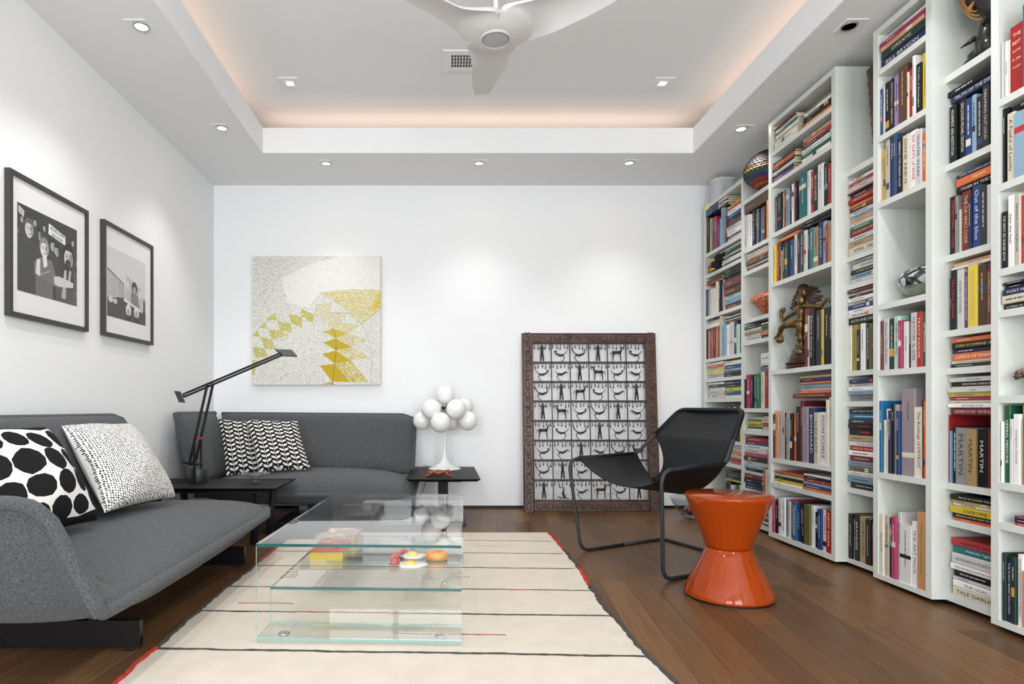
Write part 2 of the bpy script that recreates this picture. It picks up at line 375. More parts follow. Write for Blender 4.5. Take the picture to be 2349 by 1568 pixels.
for k, ang in enumerate((1.5, 121.5, 241.5)):
    ca, sa = math.cos(math.radians(ang)), math.sin(math.radians(ang))
    def fn(u, v, up=0):
        s = .07 + .62 * v; tt = u * 2 - 1; kk = min(1, max(0, (s - .115) / .15)); kk = kk * kk * (3 - 2 * kk)
        ra = min(s, .16); ax, ay = ra * math.sin(math.radians(60.4) * tt), ra * math.cos(math.radians(60.4) * tt)
        bx, by = tt * wid(s), s + .022 * tt * v ** 6
        x = ax * (1 - kk) + bx * kk + .0; y = ay * (1 - kk) + by * kk
        z = .004 + .035 * ss_(s) + .055 * v + tt * .028 * kk * (1 - .4 * v) - .02 * (tt * tt) * kk * (1 - v ** 3) + up * (.006 + .016 * (1 - kk) + .010 * (1 - tt * tt))
        return (FX + x * ca - y * sa, FY + x * sa + y * ca, FZ + z)
    m2 = MB(); m2.grid(lambda u, v: fn(u, v), 16, 40); m2.grid(lambda u, v: fn(u, v, 1), 16, 40, flip=True)
    n = 17 * 41
    for j in range(40): m2.f.append((j * 17, (j + 1) * 17, n + (j + 1) * 17, n + j * 17)); m2.mi.append(0); m2.f.append(((j + 1) * 17 + 16, j * 17 + 16, n + j * 17 + 16, n + (j + 1) * 17 + 16)); m2.mi.append(0)
    for i in range(16): m2.f.append((40 * 17 + i, 40 * 17 + i + 1, n + 40 * 17 + i + 1, n + 40 * 17 + i)[::-1]); m2.mi.append(0)
    m2.build('blade', M_fan, t, angle=60)

# ---------------- rug ----------------
M_wool = mat('cream_wool', (206, 196, 182), .95, spec=.1, noise=(9, .045), bump=(260, .5, .004))
M_char = mat('charcoal_wool', (78, 74, 72), .95, spec=.1, bump=(400, .6, .004)); M_redw = mat('red_wool', (182, 62, 48), .95, spec=.1, bump=(400, .6, .004))
RX0, RX1, RY0, RY1, RZ = -1.0, .70, .9, 4.17, .012
rg = thing('rug', 'cream wool rug with thin charcoal and red hand-drawn lines under the glass table', 'rug', (0, 2.5, 0))
m2 = MB(); rnd = random.Random(3)
def wob(seed, n=60, amp=.004):
    r = random.Random(seed); v = 0; o = []
    for _ in range(n): v = v * .8 + r.uniform(-1, 1) * amp; o.append(v)
    return o
wl, wr = wob(1), wob(2)
def edge(v, L): i = min(58, int(v * 59)); return (wl if L else wr)[i] * 1.2
def rgf(u, v):
    x0 = RX0 + edge(v, 1); x1 = RX1 + edge(v, 0) + (.012 * math.sin(v * 9)); return (x0 + (x1 - x0) * u, RY0 + (RY1 - RY0) * v, RZ)
m2.grid(rgf, 2, 59); base = len(m2.f)
m2.box((RX0 + .012, RY0, .0005), (RX1 - .012, RY1 - .004, RZ - .0005))
m2.build('field', M_wool, rg)
def stripe(mb, xa, xb, y_right, wdt, seed, mi):
    n = max(4, int((xb - xa) / .02)); r = random.Random(seed); a = 0; vs = []
    for i in range(n + 1):
        x = xa + (xb - xa) * i / n; a = a * .8 + r.uniform(-1, 1) * .0022; y = y_right + .068 * (.69 - x) / 1.7 + a; ww = wdt * (.75 + .5 * r.random()) / 2
        vs += [(x, y - ww, RZ + .001), (x, y + ww, RZ + .001)]
    mb.add(vs, [(2 * i, 2 * i + 2, 2 * i + 3, 2 * i + 1) for i in range(n)], mi)
LINES = []
def newline(): q = MB(); return q
for i, (y, wdt, segs) in enumerate(((3.894, .007, [(-1, .69, 0)]), (3.56, .009, [(-1, -.1, 0), (-.1, .1, 1), (.1, .69, 0)]), (3.227, .011, [(-1, .69, 0)]), (2.84, .011, [(-1, .3, 0), (.3, .47, 1), (.47, .69, 0)]), (2.494, .013, [(-1, -.6, 0), (-.6, -.18, 1), (-.18, .69, 0)]), (2.088, .015, [(-1, .69, 0)]), (1.72, .015, [(-1, .69, 0)]), (1.3, .015, [(-1, .69, 0)]))):
    for j, (a, bb, c) in enumerate(segs): q = MB(); stripe(q, a, bb, y, wdt, i * 7 + j, 0); LINES.append((q, c))
for sd, (a, bb, y, wdt) in enumerate(((-.16, .235, 2.265, .007), (-.88, -.64, 2.60, .006), (.06, .14, 3.04, .004), (.2, .33, 3.74, .003))): q = MB(); stripe(q, a, bb, y, wdt, 50 + sd, 0); LINES.append((q, 1))
# bound edges
def border(mb, left, v0, v1):
    pts = []
    n = max(3, int((v1 - v0) * 140))
    for i in range(n + 1):
        v = v0 + (v1 - v0) * i / n; p = rgf(0 if left else 1, v); pts.append((p[0] + rnd.uniform(-.003, .003), p[1], .008))
    q = MB(); q.tube(pts, [.009 + rnd.random() * .004 for _ in pts], 6); LINES.append((q, mb))
border(0, False, 0, .624); border(1, False, .624, .717); border(0, False, .717, .845); border(1, False, .845, 1)
border(1, True, 0, .385); border(0, True, .385, .76); border(1, True, .76, .86); border(0, True, .86, 1)
for q, c in LINES: q.build('red_line' if c else 'charcoal_line', M_redw if c else M_char, rg)
pts = [(x, RY1, .007) for x in np.linspace(RX0, RX1, 40)]
MB().tube(pts, .006, 6).build('far_hem', mat('rust_hem', (150, 90, 78), .9), rg)
# ---------------- glass coffee table (bent glass, open loops front and back) ----------------
ct = thing('coffee_table', 'low clear bent-glass coffee table with inner shelf, standing on the cream rug', 'coffee table', (-.28, 2.84, RZ))
ct.rotation_euler = (0, 0, 0)
GA = math.radians(-2.2); gp = Vector((-.2995, 2.193, 0)); GR = Matrix.Rotation(GA, 4, 'Z')
def gpane(name, a, b, edge=M_gedge, thin='z'):
    # local box: x across, y depth from the front, z up. big faces clear, cut edges green
    m2 = MB(); m2.box(a, b); m2.v = [tuple(gp + GR @ Vector(v)) for v in m2.v]
    fm = {'z': (0, 0, 1, 1, 1, 1), 'y': (1, 1, 0, 1, 0, 1)}[thin]; m2.mi = list(fm)
    return m2.build(name, [M_glass, edge], ct)
G0, GW, GD, gt = RZ + .008, .366, 1.29, .010
gpane('glass_top', (-GW, 0, .356), (GW, GD, .366))
gpane('front_panel', (-GW, 0, G0 + .01), (GW, .008, .3555), M_gedge2, 'y')
gpane('rear_panel', (-GW, GD - .008, G0 + .01), (GW, GD, .3555), M_gedge2, 'y')
gpane('base_panel', (-GW, 0, G0), (GW, .17, G0 + .0095), M_gedge2)
gpane('base_panel', (-GW, GD - .17, G0), (GW, GD, G0 + .0095), M_gedge2)
gpane('inner_panel', (-GW, .162, G0 + .01), (GW, .17, .1555), M_gedge2, 'y')
gpane('inner_panel', (-GW, GD - .17, G0 + .01), (GW, GD - .162, .1555), M_gedge2, 'y')
gpane('glass_shelf', (-GW, .162, .156), (GW, GD - .162, .165))
for x in (-.29, .29):
    for y in (.085, GD - .085):
        p = gp + GR @ Vector((x, y, 0)); MB().lathe([(0, 0), (.020, 0), (.022, .004), (.020, .0078), (0, .0078)], (p.x, p.y, RZ), 24).build('foot', M_chrome, ct, smooth=True)
SH = .165
# things on the inner shelf
def onshelf(x, y): return Vector((x, y, SH))
bc = mat('food_bacon', (178, 70, 68), .3, noise=(60, .5)); bw = mat('egg_white', (214, 211, 205), .3); by = mat('egg_yolk', (236, 196, 60), .3); bg = mat('bagel_crust', (206, 140, 52), .35, noise=(25, .25))
m2 = MB(); n = 40
def bac(u, v): a = u * 2 - 1; return (-.215 + .012 * math.sin(v * 9) + a * .016 + .028 * v * v, 2.66 + .28 * v, SH + .006 + .008 * (1 + math.sin(v * 30)) + .002 * math.cos(a * 3))
m2.grid(bac, 6, n); m2.grid(lambda u, v: tuple(Vector(bac(u, v)) - Vector((0, 0, .003))), 6, n, flip=True)
tag(m2.build('bacon_ornament', bc, smooth=True), 'curled red bacon strip ornament beside the fried eggs on glass shelf', 'ornament')
for i, (x, y, rx, ry) in enumerate(((-.135, 2.86, .060, .052), (-.135, 2.70, .066, .05))):
    t = thing('fried_egg', ('farther' if i == 0 else 'nearer') + ' of two fake fried eggs on the inner glass shelf', 'ornament', (x, y, SH), 'fake fried eggs on the glass table')
    m2 = MB(); vs = [(x, y, SH + .008)]; N = 40
    for rr, z in ((.5, .008), (.9, .0065), (1, .003), (.97, .0)):
        for k in range(N):
            a = 2 * math.pi * k / N; q = rr * (1 + .07 * math.sin(3 * a + i) + .05 * math.sin(5 * a)); vs.append((x + rx * q * math.cos(a), y + ry * q * math.sin(a), SH + z))
    fs = [(0, 1 + k, 1 + (k + 1) % N) for k in range(N)]
    for r_ in range(3):
        for k in range(N): a = 1 + r_ * N + k; bb = 1 + r_ * N + (k + 1) % N; fs.append((a, a + N, bb + N, bb))
    m2.add(vs, fs); m2.build('egg_white', bw, t, smooth=True)
    MB().ball((x - .004, y, SH + .007), (.026, .026, .011 if i else .016), n=20).build('yolk', by, t, smooth=True)
m2 = MB(); c0 = Vector((-.027, 2.80, SH + .019))
m2.tube([c0 + Vector((.032 * math.cos(a), .034 * math.sin(a), .002 * math.sin(3 * a))) for a in np.linspace(0, 2 * math.pi, 33)[:-1]], .019, 14, closed=True)
tag(m2.build('bagel_ornament', bg, smooth=True), 'golden brown bagel ornament right of the fried eggs', 'ornament')
m2 = MB(); cx, cy = -.088, 3.05
m2.lathe([(.0, .0), (.03, .0), (.034, .006), (.06, .022), (.086, .042), (.09, .044), (.086, .046), (.058, .027), (.03, .011), (0, .009)], (cx, cy, SH), 48)
tag(m2.build('glass_bowl', M_bowl, smooth=True), 'shallow clear glass bowl at the far end of the glass shelf', 'bowl')
# long yellow-edged books
def shelfbook(name, x0, x1, y0, y1, h, label, cols, zb=SH, grp=None):
    t = thing(name, label, 'book', ((x0 + x1) / 2, (y0 + y1) / 2, zb), grp)
    ras = Ras(60, 90, cols[0])
    r = random.Random(int(x0 * -100) + 4)
    for k in range(16): ras.ell(r.random() * 60, r.random() * 90, r.uniform(4, 16), r.uniform(3, 10), cols[1 + k % (len(cols) - 1)], r.random() * 180)
    MB().box((x0 + .002, y0 + .002, zb), (x1 - .002, y1 - .002, zb + h - .002)).build('pages', mat('yellow_page_edge', (172, 150, 12), .5), t)
    ras_grid('cover', ras, lambda u, v: (x0 + (x1 - x0) * u, y1 + (y0 - y1) * v, zb + h), attr_mat('printed_cover', .3), t)
    MB().box((x0, y0, zb + h - .002), (x1, y1, zb + h - .0003)).build('cover_board', mat('cover_board', (40, 38, 44), .4), t)
shelfbook('picture_book', -.597, -.447, 2.775, 3.02, .040, 'nearer thick yellow-edged picture book with red and pink cover on glass shelf', [(196, 60, 60), (226, 110, 110), (60, 52, 60), (214, 70, 60), (120, 90, 60)])
shelfbook('picture_book', -.60, -.43, 3.03, 3.30, .044, 'farther thick yellow-edged picture book with pale printed cover on glass shelf', [(176, 140, 120), (220, 200, 130), (90, 60, 60), (190, 120, 110), (230, 220, 190)])

# ---------------- sofas ----------------
mfab = mat('grey_woven_fabric', (76, 78, 80), .95, spec=.15); nt = mfab.node_tree; b = nt.nodes['Principled BSDF']; b.inputs['Sheen Weight'].default_value = .15
tc = nt.nodes.new('ShaderNodeTexCoord')
hs = []
for sc in ((620, 170, 170), (170, 620, 170), (170, 170, 620)):
    mp = nt.nodes.new('ShaderNodeMapping'); mp.inputs['Scale'].default_value = sc; nt.links.new(tc.outputs['Object'], mp.inputs[0])
    nz = nt.nodes.new('ShaderNodeTexNoise'); nz.inputs['Scale'].default_value = 1; nz.inputs['Detail'].default_value = 2; nt.links.new(mp.outputs[0], nz.inputs['Vector']); hs.append(nz)
ad = nt.nodes.new('ShaderNodeMath'); ad.operation = 'ADD'; nt.links.new(hs[0].outputs[0], ad.inputs[0]); nt.links.new(hs[1].outputs[0], ad.inputs[1])
ad2 = nt.nodes.new('ShaderNodeMath'); ad2.operation = 'ADD'; nt.links.new(ad.outputs[0], ad2.inputs[0]); nt.links.new(hs[2].outputs[0], ad2.inputs[1])
mr = nt.nodes.new('ShaderNodeMapRange'); mr.inputs[1].default_value = 1.2; mr.inputs[2].default_value = 1.8; mr.inputs[3].default_value = .45; mr.inputs[4].default_value = 1.6; nt.links.new(ad2.outputs[0], mr.inputs[0])
ms = nt.nodes.new('ShaderNodeVectorMath'); ms.operation = 'SCALE'; ms.inputs[0].default_value = srgb((76, 78, 80)); nt.links.new(mr.outputs[0], ms.inputs['Scale']); nt.links.new(ms.outputs[0], b.inputs['Base Color'])
bp = nt.nodes.new('ShaderNodeBump'); bp.inputs['Strength'].default_value = .6; bp.inputs['Distance'].default_value = .003; nt.links.new(ad2.outputs[0], bp.inputs['Height']); nt.links.new(bp.outputs[0], b.inputs['Normal'])

def puff(name, Mf, tp, tm, nu, nv, parent, m=mfab, pw=3.0, nsign=1, wr=0):
    """cushioned panel: mid surface Mf(u,v), swelling tp above and tm below, closing at the seam"""
    def nrm(u, v):
        e = 2e-3; u0, u1 = max(0, u - e), min(1, u + e); v0, v1 = max(0, v - e), min(1, v + e)
        a = Mf(u1, v) - Mf(u0, v); c = Mf(u, v1) - Mf(u, v0); n = a.cross(c)
        return n.normalized() * nsign if n.length > 1e-12 else Vector((0, 0, 1))
    def prof(u, v):
        a = max(0, 1 - abs(2 * u - 1) ** pw) ; c = max(0, 1 - abs(2 * v - 1) ** pw); return (a * c) ** .5
    # cosine spacing so the rounded border is well resolved
    def sp(t): return .5 - .5 * math.cos(math.pi * t)
    def top(u, v):
        u, v = sp(u), sp(v); p = prof(u, v)
        tt = tp(u, v) if callable(tp) else tp
        return Mf(u, v) + nrm(u, v) * (tt * p + (wr * math.sin(u * 40 + v * 25 + 3 * math.sin(v * 9)) * p if wr else 0))
    def bot(u, v): u, v = sp(u), sp(v); return Mf(u, v) - nrm(u, v) * ((tm(u, v) if callable(tm) else tm) * prof(u, v))
    b2 = MB(); b2.grid(top, nu, nv, flip=nsign < 0); b2.grid(bot, nu, nv, flip=nsign > 0)
    return b2.build(name, m, parent, smooth=True, merge=True)
def piping(name, pts, r, parent, closed=False):
    return MB().tube(pts, r, 10, closed=closed).build(name, mfab, parent, smooth=True)
def rim(Mf, n=60, closed=True):
    o = []
    for k in range(n): o.append(Mf(k / n, 0))
    for k in range(n): o.append(Mf(1, k / n))
    for k in range(n): o.append(Mf(1 - k / n, 1))
    for k in range(n): o.append(Mf(0, 1 - k / n))
    return o
def rc(u, v, r=.06):      # round the corners of a unit patch
    du, dv = min(u, 1 - u), min(v, 1 - v)
    return u, v
def ss(a, b, x): t = max(0, min(1, (x - a) / (b - a))); return t * t * (3 - 2 * t)
def interp(x, ks):
    if x <= ks[0][0]: return ks[0][1]
    for (a, p), (c, q) in zip(ks, ks[1:]):
        if x <= c: u = (x - a) / (c - a); u = u * u * (3 - 2 * u) if False else u; return p + (q - p) * u
    return ks[-1][1]

# sofa along the left wall. u: near end -> far end, v: front -> back
t1 = thing('sofa', 'large grey fabric sofa along the left wall, holding two patterned cushions', 'sofa', (-1.4, 2.7, 0), 'grey low sofas on black plinths')
def seat1(u, v):
    X = -.975 - .80 * v
    zt = interp(X, [(-1.8, .64), (-1.45, .585), (-1.22, .578), (-1.165, .567), (-1.115, .525), (-1.04, .385), (-.975, .262)])
    s = u
    e = max(0, 1 - s / .16)
    Y = 1.765 + .02 * 0 + 1.90 * s + .13 * (1 - e) * max(0, (.25 - s)) * 0
    rise = (1 - math.cos(math.pi * .5 * min(1, e) ** 1.5)) if e > 0 else 0
    z = .255 + (zt - .255) * (e ** 1.7)
    Yy = 1.765 + .16 * (1 - e) ** 1.0 * (1 if s < .16 else 1) + (1.77 * (s - .16) / .84 if s > .16 else 0)
    c = 0
    fr = ss(.86, 1, u); X2 = X - .05 * fr * ss(.3, 0, v) * 1.0     # rounded far front corner
    nr = ss(.10, 0, u) * 0
    return Vector((X2 + nr, Yy - .07 * fr * ss(.12, 0, v), z))
seat_o = puff('seat', seat1, lambda u, v: .04 + .095 * ss(0, .3, u), lambda u, v: .10 + .02 * u, 90, 60, t1, pw=2.6, nsign=-1, wr=.0012)
pp = [seat1(0, 1 - k / 40) for k in range(41)] + [seat1(k / 80, 0) for k in range(1, 81)] + [seat1(1, k / 40) for k in range(1, 41)]
piping('piping', pp, .021, t1)
def back1(u, v):
    Y0 = 1.80; Yt = 3.47; Yb = 3.62; Y = Y0 + ((Yt - Y0) * (v) + (Yb - Y0) * (1 - v)) * u
    c = ss(.94, 1, u) * ss(.8, 1, v) * .02
    return Vector((-1.60 - .20 * v, Y, .33 + .475 * v - c))
puff('backrest', back1, .085, .07, 60, 30, t1, pw=4, nsign=1)
piping('piping', [back1(k / 50, 1) for k in range(51)] + [back1(1, 1 - k / 20) for k in range(1, 21)], .016, t1)
# plinths on clear acrylic feet
def plinth(par, a, b):
    MB().box(a, b).build('plinth', M_black, par, bevel=.002)
for y0, y1 in ((2.160, 2.30), (3.30, 3.42)):
    MB().box((-1.80, y0, .012), (-1.056, y0 + .024, .108)).build('plinth', mat('plinth_black', (16, 16, 17), .25), t1, bevel=.002)
    for x in (-1.10, -1.7): MB().box((x - .02, y0 + .002, 0), (x + .02, y0 + .022, .012)).build('acrylic_foot', M_bowl, t1)
    MB().box((-1.25, y0 + .025, .04), (-1.20, y0 + .065, .19)).build('post', mat('post_grey', (92, 94, 96), .4), t1)

# sofa along the far wall. u: left -> right, v: front -> back
t2 = thing('sofa', 'grey fabric sofa along the far wall with two leaf-pattern cushions', 'sofa', (-1.0, 4.7, 0), 'grey low sofas on black plinths')
def seat2(u, v):
    X = -1.70 + 1.50 * u; Y = 4.25 + .72 * v
    cr = ss(.93, 1, u) * ss(.16, 0, v)
    return Vector((X - .03 * cr, Y + .05 * cr, .25 + .02 * v))
puff('seat', seat2, .135, .105, 70, 40, t2, pw=2.6, wr=.001)
piping('piping', [seat2(k / 60, 0) for k in range(61)] + [seat2(1, k / 20) for k in range(1, 21)], .017, t2)
def back2(u, v):
    x0 = -1.77 - .04 * v; x1 = -.235 + .01 * v
    c = ss(.93, 1, u) * ss(.86, 1, v) * .03
    return Vector((x0 + (x1 - x0) * u - .012 * c, 4.86 + .225 * v, .33 + .47 * v - .012 * u * v - c))
puff('backrest', back2, .085, .06, 60, 30, t2, pw=4.5)
piping('piping', [back2(k / 50, 1) for k in range(51)] + [back2(1, 1 - k / 20) for k in range(1, 21)], .017, t2)
def arm2(u, v):      # u: front -> back, v: bottom -> top
    return Vector((-1.735 - .13 * v, 4.30 + .02 * v + (.75) * u, .30 + .505 * v))
puff('arm', arm2, .075, .06, 40, 30, t2, pw=4, nsign=-1)
piping('piping', [arm2(0, k / 20) for k in range(21)] + [arm2(k / 30, 1) for k in range(1, 31)], .018, t2)
for x0, x1 in ((-1.08, -.82), (-.62, -.5)):
    MB().box((x0, 3.97 if x0 < -.8 else 4.32, .012), (x1, 5.0, .11)).build('plinth', mat('plinth_black', (16, 16, 17), .25), t2, bevel=.002)
    MB().box((x0 + .04, 4.5, .11), (x0 + .10, 4.6, .2)).build('post', mat('post_grey', (92, 94, 96), .4), t2)
    for y in (4.34, 4.9): MB().box((x0 + .02, y, 0), (x0 + .06, y + .04, .012)).build('acrylic_foot', M_bowl, t2)

# ---------------- cushions ----------------
def cushion(name, label, TL, TR, BR, BL, T, ras, group=None, backc=(40, 40, 40), sag=.03):
    TL, TR, BR, BL = map(Vector, (TL, TR, BR, BL))
    nrm = (TR - TL).cross(BL - TL).normalized(); nrm = -nrm
    if nrm.dot(Vector((0, 0, H)) - TL) < 0: nrm = -nrm
    def mid(u, v):
        uu = u + (u - .5) * -sag * 4 * v * (1 - v) * 1.6; vv = v + (v - .5) * -sag * 4 * u * (1 - u) * 1.6
        return (TL * (1 - uu) + TR * uu) * (1 - vv) + (BL * (1 - uu) + BR * uu) * vv
    def pr(u, v):
        a = (4 * u * (1 - u)); c = (4 * v * (1 - v)); return max(0, a * c) ** .42 * (1 - .10 * math.sin(u * 9 + 2) * math.sin(v * 7 + 1))
    f = lambda u, v: mid(u, v) + nrm * T * .64 * pr(u, v)
    g = lambda u, v: mid(u, v) - nrm * T * .34 * pr(u, v)
    o = ras_grid(name, ras, f, attr_mat('printed_cotton', .9, .1, bump=(500, .25, .002)), None, True, backc, g)
    tag(o, label, 'cushion', group); return o
def leafras(seed, n=260, cols=5.4, rows=12.0, slant=0.0):
    r = Ras(n, n, (34, 33, 33)); U = r.X / n; V = 1 - r.Y / n
    a = U * cols + .35 + seed * .2; cx = (a % 1) - .5; x = cx / cols * .42; sp = .42 / rows
    m = np.abs(x) < .0016
    for k in (0, -1, 1):
        y = ((V * rows + (np.floor(a) % 2) * .45) % 1 + k) * sp
        for sg in (1, -1):
            # leaf from (0,0) to tip (.034,.019)
            X = x * sg; dx, dy = .0345, .021; L = math.hypot(dx, dy); px = (X - .002) * dx / L + y * dy / L; py = -(X - .002) * dy / L + y * dx / L
            t = px / L; wv = .0082 * np.clip(4 * t * (1 - t), 0, 1) ** .75; m |= (t > 0) & (t < 1) & (np.abs(py + .004 * t) < wv)
    r.a[m] = np.array((226, 224, 219)) / 255; return r
leafg = 'black and white leaf cushions on the far sofa'
cushion('cushion', 'leaf-pattern cushion leaning behind, left of the pair on far sofa', P(501, 961, 4.72), P(622, 968, 4.75), P(640, 1086, 4.60), P(519, 1090, 4.52), .12, leafras(1), leafg)
cushion('cushion', 'leaf-pattern cushion in front, right of the pair on far sofa', P(561, 962, 4.60), P(682, 966, 4.66), P(714, 1077, 4.50), P(592, 1084, 4.40), .13, leafras(0), leafg)
# small dots
r = Ras(300, 300, (232, 230, 226)); rs = np.random.RandomState(2); N = 44
jx = rs.rand(N + 2, N + 2) * .5 - .25; jy = rs.rand(N + 2, N + 2) * .5 - .25; sz = .24 + rs.rand(N + 2, N + 2) * .12
gx = r.X / 300 * N; gy = r.Y / 300 * N + .5 * (np.floor(gx) % 2); ix = gx.astype(int); iy = gy.astype(int)
dd = np.hypot(gx - ix - .5 - jx[iy, ix] * .6, gy - iy - .5 - jy[iy, ix] * .6); r.a[dd < sz[iy, ix]] = np.array((30, 30, 30)) / 255
cushion('cushion', 'white cushion with tiny black dots, right one on the left sofa', P(141, 976, 2.74), P(296, 973, 3.17), P(402, 1139, 3.12), P(240, 1176, 2.62), .17, r, backc=(225, 223, 218))
# large dots
r = Ras(260, 260, (228, 226, 222), 1.5); rr = random.Random(5)
def blob(cx, cy, rx, ry, rot):
    n = 11; pts = []
    for k in range(n):
        a = 2 * math.pi * k / n; q = 1 + rr.uniform(-.05, .05); x = rx * q * math.cos(a); y = ry * q * math.sin(a); c_, s_ = math.cos(math.radians(rot)), math.sin(math.radians(rot)); pts.append((cx + x * c_ - y * s_, cy + x * s_ + y * c_))
    r.poly(pts, (32, 31, 32))
r.poly([(0, 0), (260, 0), (260, 12), (200, 22), (150, 12), (60, 16), (0, 8)], (32, 31, 32))
for cx, cy, rx, ry, q in ((30, 50, 32, 22, 10), (95, 48, 30, 22, 15), (160, 55, 33, 26, 20), (225, 52, 24, 30, 0), (30, 108, 28, 30, 0), (95, 108, 36, 32, 0), (160, 112, 26, 32, 0), (212, 112, 23, 28, 0), (253, 100, 12, 26, 0), (35, 172, 30, 27, 0), (100, 170, 34, 28, 0), (164, 172, 26, 28, 0), (218, 168, 22, 30, 0), (20, 232, 26, 24, 0), (78, 230, 26, 24, 0), (138, 228, 30, 26, 0), (196, 226, 24, 22, 0), (246, 214, 16, 22, 0)): blob(cx, cy, rx, ry, q)
r.poly([(110, 260), (130, 248), (190, 250), (260, 238), (260, 260)], (32, 31, 32))
cushion('cushion', 'white cushion with big black pebble spots at near end of left sofa', P(-130, 990, 2.12), P(98, 980, 2.56), P(222, 1192, 2.50), P(-20, 1262, 2.06), .19, r, backc=(36, 35, 36))

# ---------------- side tables ----------------
def side_table(label, x0, x1, y0, y1, kind):
    t = thing('side_table', label, 'side table', ((x0 + x1) / 2, (y0 + y1) / 2, 0), 'black low side tables'); Z = .363; m2 = MB(); e = .022
    vs = [(x0, y0, Z), (x1, y0, Z), (x1, y1, Z), (x0, y1, Z), (x0, y0, Z - .004), (x1, y0, Z - .004), (x1, y1, Z - .004), (x0, y1, Z - .004), (x0 + e, y0 + e, Z - .02), (x1 - e, y0 + e, Z - .02), (x1 - e, y1 - e, Z - .02), (x0 + e, y1 - e, Z - .02)]
    fs = [(0, 1, 2, 3), (11, 10, 9, 8)]
    for k in range(4):
        j = (k + 1) % 4; fs += [(k, k + 4, j + 4, j), (k + 4, k + 8, j + 8, j + 4)]
    m2.add(vs, fs); m2.build('tabletop', M_blackwood, t)
    return t
t = side_table('black rectangular side table beside far sofa, holding the white globe lamp', -.25, .26, 4.24, 5.12, 0)
MB().box((-.12, 4.32, .333), (.13, 5.0, .343)).build('support_plate', M_black, t)
MB().box((-.033, 4.62, .012), (.042, 4.70, .333)).build('post', M_blackwood, t)
MB().box((-.16, 4.45, 0), (.17, 4.88, .012)).build('foot_plate', M_black, t)
t = side_table('black low side table in the corner between the two sofas', -1.89, -1.01, 3.75, 4.27, 1)
MB().box((-1.80, 3.80, .325), (-1.10, 3.84, .343)).build('rail', M_black, t)
MB().box((-1.80, 4.18, .325), (-1.10, 4.22, .343)).build('rail', M_black, t)
for x in (-1.14, -1.76):
    for y in (3.82, 4.20): MB().bar((x, y, .33), (x + (-.035 if x > -1.4 else .035), y + (.03 if y < 4 else -.02), .0), .035, .03).build('leg', M_black, t)
M_cord = mat('cord_grey', (70, 68, 66), .6)
tag(MB().tube(smooth_path([(-.03, 5.0, .366), (-.10, 5.08, .366), (-.16, 5.132, .36), (-.15, 5.16, .2), (-.22, 5.2, .05), (-.25, 5.21, .01)]), .0022, 6).build('lamp_cord', M_cord, smooth=True), 'thin dark cord hanging behind the globe lamp table', 'cord')
tag(MB().tube(smooth_path([(-1.66, 4.08, .366), (-1.78, 4.0, .366), (-1.88, 4.02, .368), (-1.905, 4.05, .36), (-1.915, 4.1, .1), (-1.92, 4.1, .004)]), .003, 6).build('lamp_cord', M_black, smooth=True), 'black cord trailing left from the black desk lamp base', 'cord')

# ---------------- globe lamp ----------------
LY = 4.93; lb = P(1020, 1075, LY); lx = lb.x; z0 = .363
t = thing('globe_lamp', 'white table lamp with a cluster of opal glass globes on a slim stem', 'table lamp', (lx, LY, z0))
MB().lathe([(.0, 0), (.128, 0), (.130, .004), (.12, .010), (.085, .022), (.05, .045), (.027, .08), (.015, .14), (.011, .22), (.0105, .30), (.0105, .56)], (lx, LY, z0), 48).build('stem', M_white, t, smooth=True)
MB().lathe([(.02, 0), (.021, .004), (.021, .07), (.02, .075)], (lx, LY, .86), 24).build('lamp_hub', M_chrome, t, smooth=True)
M_opal = mat('opal_glass', (236, 235, 232), .22, spec=.5)
hub = Vector((lx, LY, .86))
for px, py, rr, dy in ((1021, 905, .077, 0), (989, 938, .0785, -.10), (1046.5, 938, .079, -.11), (1010.5, 968.6, .079, -.15), (968.5, 965, .074, .06), (1073, 965, .077, -.03), (1065, 933, .072, .10), (1036, 967, .074, .13), (1003, 945, .074, .15)):
    p = P(px, py, LY + dy); g = MB().ball(p, rr, n=32).build('globe', M_opal, t, smooth=True)
    d = (p - hub).normalized(); MB().tube([hub + d * .015, p - d * (rr - .004)], .008, 10).build('arm', M_chrome, g, smooth=True)
# frog carving
br_ = mat('dark_red_wood', (122, 62, 38), .25, noise=(30, .3)); m2 = MB(); q = P(1006, 1084, 4.42); fx, fy = q.x, 4.42
m2.ball((fx, fy, .388), (.055, .03, .022)); m2.ball((fx + .055, fy - .01, .392), (.028, .024, .018)); m2.ball((fx - .05, fy, .385), (.035, .03, .018))
for sx, sy in ((1, 1), (1, -1), (-1, 1), (-1, -1)):
    m2.tube([(fx + sx * .035, fy + sy * .015, .385), (fx + sx * .06, fy + sy * .045, .384), (fx + sx * .085, fy + sy * .04, .369), (fx + sx * .105, fy + sy * .055, .368)], [.010, .008, .006, .004], 8)
for s_ in (-1, 1): m2.ball((fx + .07, fy + s_ * .012, .405), .007)
tag(m2.build('wooden_frog', br_, smooth=True), 'small dark reddish wooden frog carving in front of the globe lamp', 'carving')

